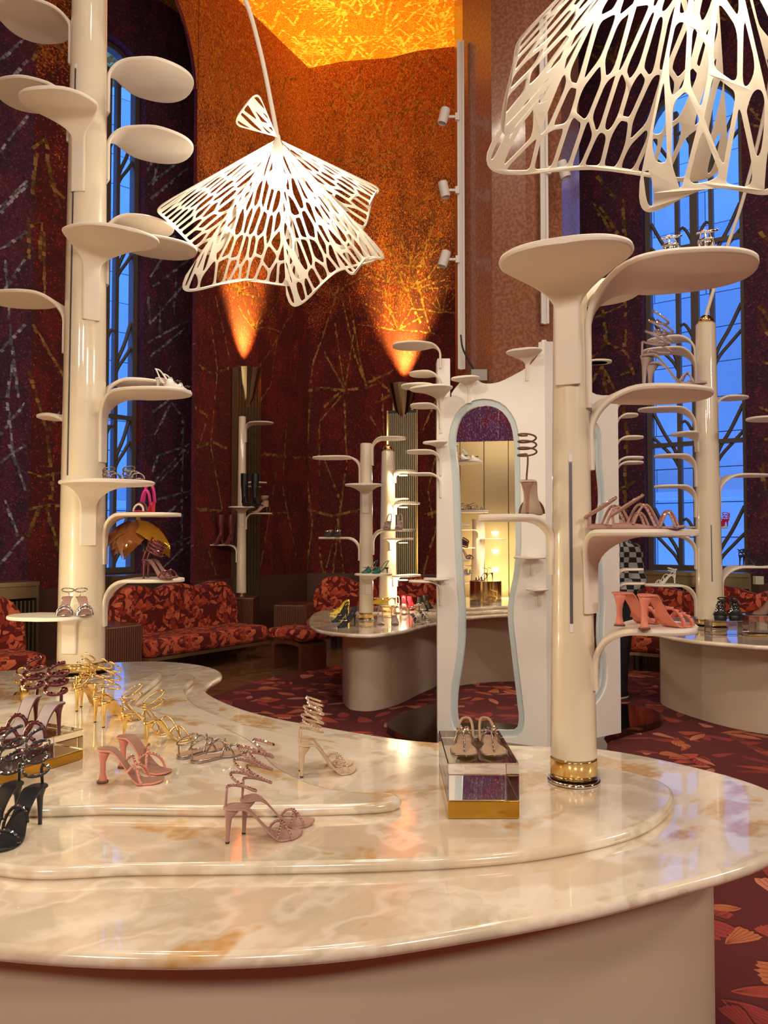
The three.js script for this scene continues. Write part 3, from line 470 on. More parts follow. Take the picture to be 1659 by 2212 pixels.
tree('cream column tree with broad petal shelves on the near table', [XR, TIER1 + 0.001, ZR], 0.072, 0.052, hr(606), [
  [hr(592), -112, 0.27, 0.4, 0.12, 0.36, -0.02], [hr(600), -14, 0.5, 0.4, 0.16, 0.42], [hr(580), 55, 0.34, 0.3, 0.12, 0.24], [hr(842), 6, 0.4, 0.3, 0.13, 0.25], [hr(1112), 176, 0.23, 0.26, 0.08, 0.18, 0.0],
  [hr(1145), -45, 0.31, 0.36, 0.11, 0.25, -0.02], [hr(1342), -20, 0.3, 0.3, 0.13, 0.2]], { collar: 0.078, slot: [[-106, hr(1342), 0.5]] });
// middle table: plain tree, lit tree behind it
const ZM = -7.55, hm = (py) => hAt(py, ZM);
tree('cream column tree on the oval table beside the arched stand', [at(791, ZM, 0).x, T0 + 0.001, ZM], 0.07, 0.058, hm(958), [
  [hm(985), 168, 0.48, 0.3, 0.12, 0.26], [hm(946), -8, 0.33, 0.26, 0.1, 0.26], [hm(1049), -95, 0.3, 0.36, 0.1, 0.26], [hm(1160), 175, 0.4, 0.28, 0.12, 0.22], [hm(1143), -14, 0.42, 0.3, 0.12, 0.24], [hm(1236), -72, 0.32, 0.36, 0.1, 0.2]], { collar: 0.07 });
const ZG = -8.45, hg = (py) => hAt(py, ZG);
{
  const t = tree('lit cream column tree with glowing shelves behind the oval table tree', [at(838, ZG, 0).x, T0 + 0.001, ZG], 0.1, 0.07, hg(975), [[hg(1018), -20, 0.24, 0.34, 0.06, 0.12], [hg(1086), -25, 0.27, 0.36, 0.06, 0.12], [hg(1162), -60, 0.24, 0.36, 0.06, 0.12], [hg(1240), -35, 0.26, 0.42, 0.06, 0.12], [hg(1075), 60, 0.2, 0.3, 0.06, 0.12]], { collar: 0.06, cap: true, ring: false });
  for (const [py, I] of [[1024, 0.7], [1092, 0.7], [1168, 0.9], [1247, 1.5]]) {
    const a = rad(-35), h = hg(py) - T0 - 0.012; part('shelf_light', lathe([[0, 0], [0.05, 0], [0.05, 0.008], [0, 0.008]], 20).translate(Math.cos(a) * 0.2, h - 0.016, -Math.sin(a) * 0.2), M.glow, t);
    const p = new THREE.PointLight(C(1, 0.82, 0.5), I, 0, 2); p.name = 'shelf_lamp'; p.position.set(Math.cos(a) * 0.2, h - 0.03, -Math.sin(a) * 0.2); p.castShadow = true; t.add(p);
  }
}
// tree between the sofas
const ZC = -10.8, hc = (py) => hAt(py, ZC);
{
  const c = thing('fluted_console', 'dark fluted wooden pedestal between the two leaf-patterned sofas', 'pedestal', [at(527, ZC, 0).x, 0, ZC]);
  part('carcass', box(0.34, 0.7, 0.4, 0, 0.35, 0), M.wood, c); part('pedestal_top', box(0.37, 0.03, 0.43, 0, 0.715, 0, 0.008), M.wood, c);
  const g = []; for (let i = 0; i < 16; i++) g.push(new THREE.CylinderGeometry(0.011, 0.011, 0.68, 8).translate(-0.16 + 0.32 * i / 15, 0.35, 0.2)); part('fluting', merge(g), M.wood, c).userData.kind = 'stuff';
}
tree('slim cream column tree carrying tall boots between the sofas', [at(522, ZC, 0).x, 0.732, ZC], 0.07, 0.05, hc(900), [
  [hc(914), -14, 0.4, 0.3, 0.1, 0.26], [hc(1096), -80, 0.36, 0.36, 0.1, 0.26], [hc(1108), 4, 0.36, 0.26, 0.1, 0.22], [hc(1176), 176, 0.42, 0.3, 0.1, 0.24], [hc(1040), 30, 0.3, 0.22, 0.05, 0.1], [hc(1048), 60, 0.3, 0.22, 0.05, 0.1]], { collar: 0.05 });
// right table tree, with lamp stem springing from its cap
const ZQ = -6.95, hq = (py) => hAt(py, ZQ);
tree('brown-cream column tree with arching shelves before the right window', [at(1530, ZQ, 0).x, T0 + 0.001, ZQ], 0.118, 0.085, hq(700), [
  [hq(722), 150, 0.42, 0.3, 0.14, 0.3], [hq(752), 170, 0.46, 0.3, 0.18, 0.34], [hq(855), 12, 0.3, 0.26, 0.08, 0.2], [hq(880), 172, 0.5, 0.3, 0.18, 0.34], [hq(936), -170, 0.22, 0.3, 0.08, 0.16], [hq(982), 176, 0.36, 0.28, 0.14, 0.28], [hq(1048), 176, 0.36, 0.28, 0.14, 0.28],
  [hq(1136), 70, 0.3, 0.36, 0.06, 0.14], [hq(1155), 174, 0.46, 0.28, 0.16, 0.3], [hq(1262), 174, 0.44, 0.3, 0.16, 0.28], [hq(1024), 6, 0.48, 0.3, 0.16, 0.3], [hq(1222), 4, 0.5, 0.3, 0.16, 0.3]], { collar: 0.07, slot: [[-100, hq(1255), 0.5]], cap: true });
solo('petal_shelf', petalGeo({ L: 0.4, W: 0.3, R: 0.1, D: 0.2 }).rotateY(Math.PI).translate(at(1720, -6.6, 0).x, hAt(905, -6.6), -6.6), M.shelf, 'white petal shelf tip entering at the right picture edge', 'shelf');

// ------------------------------------------------------------------ arched mirror stand (two faces meeting at a near corner)
const KA = [0.405, -5.9], KB = [1.150, -5.5], KC = [1.80, -5.92];
function faceShape(top, arch, wall, depth) {
  const f = (l) => l.map(([x, y]) => { const p = onWall(x, y, ...wall); return new THREE.Vector2(Math.hypot(p.x - wall[0][0], p.z - wall[0][1]) * Math.sign((p.x - wall[0][0]) || 1), p.y); });
  return { top: f(top), arch: f(arch) };
}
const smoothLoop = (pts, n = 90) => { const c = new THREE.CatmullRomCurve3(pts.map((p) => V(p.x, p.y, 0)), true, 'centripetal'); return c.getSpacedPoints(n).slice(0, n).map((p) => new THREE.Vector2(p.x, p.y)); };
{
  const kiosk = thing('arched_mirror_stand', 'white freestanding stand with arched wavy mirrors and small petal shelves', 'mirror stand');
  const faces = [
    { wall: [KA, KB], top: [[975, 850], [985, 836], [1003, 818], [1020, 816], [1045, 828], [1075, 826], [1110, 810], [1140, 792], [1160, 770], [1172, 745]], arch: [[1045, 861], [1085, 872], [1112, 905], [1122, 950], [1124, 1010], [1125, 1100], [1126, 1180], [1122, 1240], [1112, 1290], [1109, 1330], [1116, 1400], [1123, 1460], [1130, 1520], [1133, 1560], [1122, 1588], [1060, 1592], [990, 1588], [975, 1560], [973, 1500], [982, 1440], [989, 1380], [989, 1300], [985, 1240], [980, 1150], [978, 1080], [975, 1020], [969, 970], [970, 935], [985, 892], [1010, 870]], low: 0.07 },
    { wall: [KB, KC], top: [[1186, 738], [1205, 740], [1230, 760], [1255, 800], [1268, 838], [1288, 852]], arch: [[1270, 905], [1288, 912], [1300, 935], [1304, 1000], [1310, 1080], [1302, 1160], [1306, 1240], [1308, 1300], [1306, 1380], [1314, 1440], [1308, 1490], [1280, 1532], [1248, 1560], [1215, 1540], [1206, 1480], [1212, 1380], [1208, 1250], [1214, 1120], [1208, 1000], [1222, 930], [1245, 905]], low: 0.07 },
  ];
  faces.forEach(({ wall, top, arch, low }, k) => {
    const w = span(wall), q = faceShape(top, arch, wall), place = (g) => { const m = new THREE.Matrix4().makeRotationY(Math.atan2(-(wall[1][1] - wall[0][1]), wall[1][0] - wall[0][0])); m.setPosition(wall[0][0], 0, wall[0][1]); return g.applyMatrix4(m); };
    const s = new THREE.Shape(); s.moveTo(0, low); s.lineTo(0, k ? q.top[0].y : 2.62); if (!k) s.lineTo(q.top[0].x, 2.62); const c = new THREE.SplineCurve(q.top); c.getPoints(30).forEach((p) => s.lineTo(p.x, p.y)); s.lineTo(w, k ? q.top[q.top.length - 1].y : q.top[q.top.length - 1].y); s.lineTo(w, low);
    const loop = smoothLoop(q.arch), n = loop.length, inner = loop.map((p, i) => { const a = loop[(i + n - 2) % n], b = loop[(i + 2) % n], l = Math.hypot(b.x - a.x, b.y - a.y), sg = THREE.ShapeUtils.isClockWise(loop) ? 1 : -1; return new THREE.Vector2(p.x + sg * (b.y - a.y) / l * 0.048, p.y - sg * (b.x - a.x) / l * 0.048); });
    s.holes.push(new THREE.Path(loop));
    part('face_panel', place(new THREE.ExtrudeGeometry(s, { depth: 0.06, bevelEnabled: false }).translate(0, 0, -0.06)), M.white, kiosk);
    const rim = new THREE.Shape(loop); rim.holes.push(new THREE.Path(inner)); part('mirror_rim', place(new THREE.ExtrudeGeometry(rim, { depth: 0.03, bevelEnabled: false }).translate(0, 0, -0.045)), M.paleBlue, kiosk).userData.label = 'pale blue mirror border';
    part('mirror', place(new THREE.ExtrudeGeometry(new THREE.Shape(inner), { depth: 0.008, bevelEnabled: false }).translate(0, 0, -0.036)), M.mirror, kiosk);
    part('backing', place(box(w - 0.02, 2.5, 0.03, w / 2, 1.32, -0.09)), M.white, kiosk);
  });
  const zc = -5.98; part('end_post', box(0.1, 2.86, 0.16, KA[0] + 0.055, 1.5, KA[1] - 0.09, 0.006), M.white, kiosk);
  part('end_post', box(0.12, 2.58, 0.16, KC[0] - 0.055, 1.36, KC[1] - 0.1, 0.006), M.white, kiosk);
  part('corner_post', box(0.03, 2.9, 0.03, KB[0], 1.52, KB[1] - 0.025), M.white, kiosk);
  const shelfAt = (px, py, wall, az, reach, W, R = 0.05, D = 0.2) => { const p = onWall(px, py, ...wall), s = part('shelf', petalGeo({ L: reach, W, R, D, w0: 0.034, t: 0.016 }), M.shelf, kiosk); s.position.set(p.x, p.y, p.z); s.rotation.y = rad(az); };
  const nA = Math.atan2(-(KB[0] - KA[0]) , -(KA[1] - KB[1])) ;
  const azA = -118, azC = -57;
  for (const [px, py, az, re, W, R, D] of [[952, 846, azA - 6, 0.27, 0.34, 0.09, 0.32], [1014, 822, azA, 0.16, 0.22, 0.06, 0.17], [1139, 764, azA, 0.16, 0.26, 0.08, 0.2], [950, 958, azA - 4, 0.14, 0.2, 0.05, 0.13], [951, 1250, azA - 4, 0.13, 0.2, 0.04, 0.12], [1150, 1204, azA, 0.13, 0.23, 0.04, 0.13], [1166, 1272, azA, 0.13, 0.16, 0.05, 0.12]]) shelfAt(px, py, [KA, KB], az, re, W, R, D);
  for (const [py, az, re, W] of [[745, 172, 0.37, 0.28], [806, 165, 0.24, 0.24], [834, 175, 0.3, 0.26], [876, 172, 0.23, 0.24], [976, 175, 0.26, 0.26], [1024, 172, 0.24, 0.2], [1256, 175, 0.24, 0.22]]) shelfAt(951, py, [KA, KB], az, re, W, 0.08, 0.18);
  for (const [py, az, re, W] of [[680, 0, 0.1, 0.16], [722, 0, 0.07, 0.14], [772, 0, 0.05, 0.12]]) { const p = onDepth(1286, py, -5.9), s = part('shelf', petalGeo({ L: re + 0.12, W, R: 0.05, D: 0.14, w0: 0.034, t: 0.016 }), M.shelf, kiosk); s.position.set(p.x - 0.1, Math.min(p.y, 2.9), p.z); }
  for (const [py, re] of [[868, 0.16], [898, 0.16], [946, 0.2], [990, 0.2], [1000, 0.2], [1230, 0.2], [1260, 0.21]]) { const p = onDepth(1332, py, -5.98), s = part('shelf', petalGeo({ L: re, W: 0.2, R: 0.07, D: 0.14, w0: 0.03, t: 0.016 }), M.shelf, kiosk); s.position.set(p.x, p.y, p.z); s.rotation.y = rad(-6); }
  const foot = outline([...px2([[836, 1578], [848, 1562], [890, 1543], [950, 1528], [1150, 1512], [1330, 1528], [1400, 1540], [1432, 1555], [1416, 1570], [1350, 1586], [1306, 1604], [1312, 1622], [1290, 1650], [1100, 1660], [960, 1640], [880, 1604]], 0.03)], 140);
  part('foot_plate', slab(foot, 0.07, 0.058), M.steel, kiosk);
}

// ------------------------------------------------------------------ sofas
function scallop(len, h0, h1, humps, depth) {          // backrest with a scalloped top
  const s = new THREE.Shape(); s.moveTo(0.02, h0); s.lineTo(0, h0 + 0.1); const N = 60;
  for (let i = 0; i <= N; i++) { const u = i / N, k = u * humps % 1, e = Math.min(1, Math.min(u, 1 - u) * 8); s.lineTo(u * len, lerp(h0 + 0.12, h1, Math.sqrt(1 - (1 - e) ** 2)) - 0.09 * (1 - Math.sin(Math.PI * Math.min(1, Math.max(0, u * humps - Math.floor(Math.min(u * humps, humps - 0.001)))))) * e); }
  s.lineTo(len - 0.02, h0); s.closePath();
  const g = new THREE.ExtrudeGeometry(s, { depth: depth - 0.1, bevelEnabled: true, bevelThickness: 0.05, bevelSize: 0.045, bevelSegments: 4 }).translate(0, 0, 0.05);
  return toCreasedNormals(g, 0.7);
}
function sofa(label, [a, b], { arms = [1, 1], humps = 3, depth = 0.86, h = 0.98 } = {}) {
  const w = span([a, b]), t = thing('leaf_pattern_sofa', label, 'sofa', [a[0], 0, a[1]], Math.atan2(-(b[1] - a[1]), b[0] - a[0]));
  part('backrest', scallop(w, 0.34, h - 0.04, humps, 0.26).translate(0, 0, -depth), M.velvet, t);
  const sg = new RoundedBoxGeometry(w - 0.02, 0.2, depth - 0.14, 4, 0.06); { const p = sg.attributes.position, n = sg.attributes.normal, u = sg.attributes.uv; for (let i = 0; i < p.count; i++) { const ny = Math.abs(n.getY(i)); u.setXY(i, p.getX(i), ny > 0.6 ? p.getZ(i) : p.getY(i) + p.getZ(i)); } }
  part('seat', sg.translate(w / 2, 0.33, -(depth - 0.14) / 2), M.velvet, t);
  part('rail', box(w, 0.035, depth - 0.1, w / 2, 0.212, -(depth - 0.1) / 2), M.oldBrass, t);
  for (const x of [0.3, w - 0.3]) for (const z of [-0.2, -0.6]) part('leg', box(0.08, 0.195, 0.08, x, 0.0975, z), M.wood, t);
  const fl = []; arms.forEach((on, k) => { if (!on) return; const x = k ? w - 0.02 : -0.5 + 0.02, A = part('arm', box(0.46, 0.6, 0.62, x + 0.24, 0.31, -0.42, 0.02), M.wood, t), g = [];
    for (let i = 0; i < 16; i++) g.push(new THREE.CylinderGeometry(0.012, 0.012, 0.56, 8).translate(x + 0.03 + 0.42 * i / 15, 0.31, -0.11)); for (let i = 0; i < 20; i++) g.push(new THREE.CylinderGeometry(0.012, 0.012, 0.56, 8).translate(x + 0.47, 0.31, -0.13 - 0.58 * i / 19));
    part('fluting', merge(g), M.wood, A).userData.kind = 'stuff'; });
}
sofa('leaf-patterned red sofa with scalloped back under the left window', [[-2.55, -8.45], [-1.46, -9.96]], { arms: [1, 0] });
sofa('leaf-patterned red sofa with scalloped back against the rear mosaic wall', [[-1.1, -10.72], [0.75, -10.5]], { arms: [1, 0], humps: 3 });
sofa('leaf-patterned red sofa cut off by the left picture edge', [[-4.6, -6.1], [-3.25, -7.55]], { arms: [0, 0], humps: 2 });
sofa('leaf-patterned red sofa under the right window', [[2.55, -9.15], [5.3, -7.5]], { arms: [0, 0], humps: 4 });
{ // footstool
  const p = onLevel(640, 1452, 0), t = thing('leaf_pattern_stool', 'low leaf-patterned stool on a bent dark wood base', 'stool', [p.x, 0, p.z - 0.25], rad(-38));
  const sg = new RoundedBoxGeometry(0.62, 0.13, 0.5, 4, 0.055); { const q = sg.attributes.position, u = sg.attributes.uv; for (let i = 0; i < q.count; i++) u.setXY(i, q.getX(i), q.getZ(i) + q.getY(i)); }
  part('cushion', sg.translate(0, 0.42, 0), M.velvet, t);
  for (const s of [-1, 1]) part('leg', new THREE.ExtrudeGeometry((() => { const k = new THREE.Shape(); k.moveTo(0, 0); k.lineTo(0.05, 0); k.lineTo(0.05, 0.3); k.quadraticCurveTo(0.05, 0.36, -0.2, 0.355); k.lineTo(-0.2, 0.31); k.quadraticCurveTo(0, 0.31, 0, 0.27); k.closePath(); return k; })(), { depth: 0.42, bevelEnabled: false }).translate(0.2, 0, -0.21).rotateY(s > 0 ? 0 : Math.PI), M.wood, t);
}
// ------------------------------------------------------------------ butterfly-wing lamps: pierced sheets of veins
function clipHalf(poly, nx, ny, d) {                    // keep nx*x + ny*y <= d
  const out = []; poly.forEach((p, i) => { const q = poly[(i + 1) % poly.length], a = nx * p[0] + ny * p[1] - d, b = nx * q[0] + ny * q[1] - d; if (a <= 0) out.push(p); if ((a < 0 && b > 0) || (a > 0 && b < 0)) { const t = a / (a - b); out.push([lerp(p[0], q[0], t), lerp(p[1], q[1], t)]); } });
  return out;
}
const area2 = (p) => p.reduce((s, a, i) => { const b = p[(i + 1) % p.length]; return s + a[0] * b[1] - b[0] * a[1]; }, 0) / 2;
function insetPoly(poly, w) {
  let o = poly; const s = Math.sign(area2(poly)) || 1;
  for (let i = 0; i < poly.length && o.length > 2; i++) { const a = poly[i], b = poly[(i + 1) % poly.length], l = Math.hypot(b[0] - a[0], b[1] - a[1]); if (l < 1e-6) continue; const nx = s * (b[1] - a[1]) / l, ny = -s * (b[0] - a[0]) / l; o = clipHalf(o, nx, ny, nx * a[0] + ny * a[1] - w); }
  return o;
}
const chaikin = (p) => p.flatMap((a, i) => { const b = p[(i + 1) % p.length]; return [[lerp(a[0], b[0], 0.25), lerp(a[1], b[1], 0.25)], [lerp(a[0], b[0], 0.75), lerp(a[1], b[1], 0.75)]]; });
const densify = (p, d) => p.flatMap((a, i) => { const b = p[(i + 1) % p.length], n = Math.max(1, Math.ceil(Math.hypot(b[0] - a[0], b[1] - a[1]) / d)); return Array.from({ length: n }, (_, k) => [lerp(a[0], b[0], k / n), lerp(a[1], b[1], k / n)]); });
// wing in its own sheet: half angle psi, length R0, hem dip, vein half-width; place(psi, rho) -> point in space
function wing({ psi, R0, dip, rows, vein, seed, r0 = 0.08, place, th = 0.005, asym = 0 }) {
  const r = rng(seed), hem = (a) => R0 * (1 + asym * a / psi) * (1 - dip * (0.5 + 0.5 * Math.cos(Math.PI * a / psi))) * Math.pow(clamp(1 - Math.pow(Math.abs(a) / psi, 9), 0.0, 1), 0.1), K = 0.22;
  const toSheet = ([X, Y]) => { const v = Y / 0.45, a = clamp(X / (K + v), -psi, psi), rho = lerp(r0, hem(a), v); return [rho * Math.sin(a), rho * Math.cos(a)]; };
  const seeds = []; rows.forEach((n, j) => { for (let i = 0; i < n; i++) { const v = (j + 0.5 + (r() - 0.5) * 0.7) / rows.length, a = psi * (-1 + 2 * (i + 0.5 + (r() - 0.5) * 0.55 + (j % 2 ? 0.2 : -0.2)) / n); seeds.push([a * (K + v), v * 0.45]); } });
  const e = 0.011, trap = [[-psi * K + e, 0.004], [psi * K - e, 0.004], [psi * (K + 1) - e, 0.4455], [-psi * (K + 1) + e, 0.4455]];
  const asp = 1.3, holes = [];
  seeds.forEach((s, i) => { let c = trap; seeds.forEach((q, j) => { if (i === j) return; const nx = q[0] - s[0], ny = (q[1] - s[1]) / (asp * asp); c = clipHalf(c, nx, ny, nx * (q[0] + s[0]) / 2 + ny * (q[1] + s[1]) / 2); });
    if (c.length < 3) return; let p = insetPoly(densify(c, 0.05).map(toSheet), vein); if (p.length < 3) return; if (Math.abs(area2(p)) < 0.00012) return; p = chaikin(chaikin(p)); const m = []; p.forEach((a) => { const b = m[m.length - 1]; if (!b || Math.hypot(a[0] - b[0], a[1] - b[1]) > 0.004) m.push(a); }); if (m.length > 4) holes.push(m); });
  let rim = []; const N = 60; for (let i = 0; i <= 10; i++) rim.push(toSheet([-psi * (K + i / 10), 0.045 * i])); for (let i = 1; i < N; i++) rim.push(toSheet([psi * (K + 1) * (-1 + 2 * i / N), 0.45])); for (let i = 10; i >= 0; i--) rim.push(toSheet([psi * (K + i / 10), 0.045 * i]));
  const rv = rim.map((p) => new THREE.Vector2(...p)); const cw = THREE.ShapeUtils.isClockWise(rv); if (cw) rv.reverse();
  const hv = holes.map((h) => { const q = h.map((p) => new THREE.Vector2(...p)); if (!THREE.ShapeUtils.isClockWise(q)) q.reverse(); return q; });
  const tri = THREE.ShapeUtils.triangulateShape(rv, hv), all = [rv, ...hv].flat(), pos = [], idx = [], P = (p) => place(Math.atan2(p.x, p.y), Math.hypot(p.x, p.y));
  const pts = all.map((p) => { const c = P(p), u = P(new THREE.Vector2(p.x + 0.004, p.y)).sub(c), v = P(new THREE.Vector2(p.x, p.y + 0.004)).sub(c); return [c, u.cross(v).normalize().multiplyScalar(th / 2)]; });
  for (const s of [1, -1]) pts.forEach(([c, n]) => pos.push(c.x + s * n.x, c.y + s * n.y, c.z + s * n.z));
  const n = all.length; tri.forEach(([a, b, c]) => { idx.push(a, b, c, n + a, n + c, n + b); });
  let k = 0; [rv, ...hv].forEach((loop) => { const m = loop.length; for (let i = 0; i < m; i++) { const a = k + i, b = k + (i + 1) % m; idx.push(a, n + a, b, b, n + a, n + b); } k += m; });
  return toCreasedNormals(geoFrom(pos, idx), 0.6);
}
// conical sheet falling from an apex: heading az, slope from plumb al, edge curl
const cone = (az, al, curl = 0, tw = 0) => (p, rho) => { const a = al + curl * p * p + tw * p, h = az + p / Math.max(0.35, Math.sin(al)); return V(Math.sin(a) * Math.cos(h) * rho, -Math.cos(a) * rho, -Math.sin(a) * Math.sin(h) * rho); };
const drop = (p) => p;
{
  const Z1 = -4.6, ap = onDepth(600, 300, Z1), t = thing('butterfly_lamp', 'lit white cut-out butterfly lamp hanging on a curved stem beside the left column', 'lamp', ap.toArray());
  const vein = 0.0085;
  const wings = [
    { az: rad(172), al: rad(53), psi: 0.56, R0: 0.9, dip: 0.08, rows: [7, 9, 12, 14, 15], seed: 3, curl: -0.1 },
    { az: rad(116), al: rad(51), psi: 0.44, R0: 1.12, dip: 0.1, rows: [5, 8, 10, 12, 13], seed: 4, curl: 0, asym: 0.07, tw: -0.1 },
    { az: rad(64), al: rad(50), psi: 0.4, R0: 1.06, dip: 0.12, rows: [4, 6, 9, 11, 12], seed: 5, curl: 0, asym: 0.1, tw: -0.25 },
    { az: rad(10), al: rad(60), psi: 0.6, R0: 0.78, dip: 0.14, rows: [5, 7, 9, 11, 11], seed: 6, curl: -0.15, tw: 0 },
    { az: rad(34), al: rad(46), psi: 0.26, R0: 0.96, dip: 0.08, rows: [3, 4, 5, 6, 7], seed: 7, curl: 0 },
  ];
  wings.forEach((w) => part('wing', wing({ ...w, vein, place: cone(w.az, w.al, w.curl, w.tw) }), M.shade, t));
  part('upper_wing', wing({ psi: 0.55, R0: 0.24, dip: 0.04, rows: [2, 3, 3], vein: 0.008, seed: 9, r0: 0.02, place: (p, q) => V(-Math.cos(p + 0.62) * q, Math.sin(p + 0.62) * q, 0.02 + 0.4 * q) }), M.shade, t);
  part('bulb', new THREE.SphereGeometry(0.06, 20, 14).translate(0, -0.26, 0.02), mat({ color: C(1, 1, 1), emissive: C(1, 0.93, 0.8), emissiveIntensity: 30 }), t);
  part('socket', lathe([[0, -0.2], [0.03, -0.2], [0.035, -0.08], [0.014, 0.02], [0, 0.02]], 20), M.shade, t);
  const l = new THREE.PointLight(C(1, 0.88, 0.68), 2.6, 0, 2); l.name = 'lamp_light'; l.position.set(0, -0.26, 0.02); l.shadow.radius = 3; l.castShadow = true; t.add(l);
  const p0 = onDepth(530, 0, Z1 + 0.05), rel = (v) => v.clone().sub(ap); // stem arching over from the left column
  part('stem', tube([V(0, 0, 0), rel(onDepth(585, 220, Z1)), rel(onDepth(562, 110, Z1 + 0.02)), rel(p0), rel(V(-1.2, 5.55, -4.75)), rel(V(-1.42, 5.9, -4.6)), rel(V(-1.6, 5.85, -4.45)), rel(V(XL, 5.51, ZL))], 0.014, 90, 10), M.shelf, t);
}
{
  const Z2 = -2.75, ap = onDepth(1530, -340, Z2), t = thing('butterfly_lamp', 'large white cut-out butterfly lamp hanging in the upper right corner', 'lamp', ap.toArray());
  const vein = 0.0105;
  const wings = [
    { az: rad(95), al: rad(60), psi: 0.5, R0: 1.46, dip: 0.09, rows: [6, 8, 11, 13, 14], seed: 14, curl: 0 },
    { az: rad(178), al: rad(41), psi: 0.36, R0: 1.22, dip: 0.1, rows: [4, 6, 8, 9, 9], seed: 15, curl: 0 },
    { az: rad(68), al: rad(46), psi: 0.26, R0: 1.4, dip: 0.08, rows: [2, 3, 4, 4, 4], seed: 16, curl: 0 },
    { az: rad(-5), al: rad(48), psi: 0.5, R0: 1.2, dip: 0.12, rows: [5, 7, 9, 10], seed: 18, curl: 0 },
    { az: rad(20), al: rad(58), psi: 0.45, R0: 1.2, dip: 0.12, rows: [5, 7, 9, 10], seed: 19, curl: 0 },
  ];
  wings.forEach((w) => part('wing', wing({ ...w, vein, place: cone(w.az, w.al, w.curl, w.tw) }), M.shade, t));
  part('bulb', new THREE.SphereGeometry(0.06, 20, 14).translate(0, -0.26, 0), mat({ color: C(1, 1, 1), emissive: C(1, 0.93, 0.8), emissiveIntensity: 25 }), t);
  part('socket', lathe([[0, -0.2], [0.03, -0.2], [0.035, -0.08], [0.014, 0.02], [0, 0.02]], 20), M.shade, t);
  const l = new THREE.PointLight(C(1, 0.88, 0.68), 4, 0, 2); l.name = 'lamp_light'; l.position.set(0, -0.26, 0); l.shadow.radius = 3; l.castShadow = true; t.add(l);
  const rel = (v) => v.clone().sub(ap), q = onDepth(1524, 684, ZQ), q1 = onDepth(1562, 560, ZQ + 0.1), q2 = onDepth(1608, 420, ZQ + 0.25);
  part('stem', tube([V(0, 0, 0), V(0.12, 0.35, -0.2), V(0.45, 0.75, -0.9), rel(V(2.75, 5.9, -5.2)), rel(V(3.2, 5.3, -6.3)), rel(q2), rel(q1), rel(q)], 0.016, 110, 10), M.shelf, t);
}
// ------------------------------------------------------------------ shoes
const curveTab = (tab) => (x) => { for (let i = 1; i < tab.length; i++) if (x <= tab[i][0]) { const [a, p] = tab[i - 1], [b, q] = tab[i]; return lerp(p, q, smooth((x - a) / (b - a))); } return tab[tab.length - 1][1]; };
const PLAN = {
  round: curveTab([[0, 0.04], [0.03, 0.52], [0.1, 0.72], [0.22, 0.72], [0.42, 0.62], [0.66, 1], [0.82, 0.96], [0.93, 0.66], [1, 0.06]]),
  point: curveTab([[0, 0.04], [0.03, 0.5], [0.1, 0.7], [0.22, 0.7], [0.42, 0.62], [0.64, 0.98], [0.8, 0.72], [0.93, 0.3], [1, 0.03]]),
  square: curveTab([[0, 0.04], [0.03, 0.52], [0.1, 0.72], [0.22, 0.72], [0.42, 0.62], [0.66, 1], [0.86, 0.94], [0.97, 0.72], [1, 0.4]]),
};
const gem = new THREE.OctahedronGeometry(1, 0);
function gems(points, size) { return merge(points.map((p, i) => gem.clone().scale(size, size, size).rotateY(i * 1.7).rotateX(i * 0.9).translate(p.x, p.y, p.z))); }
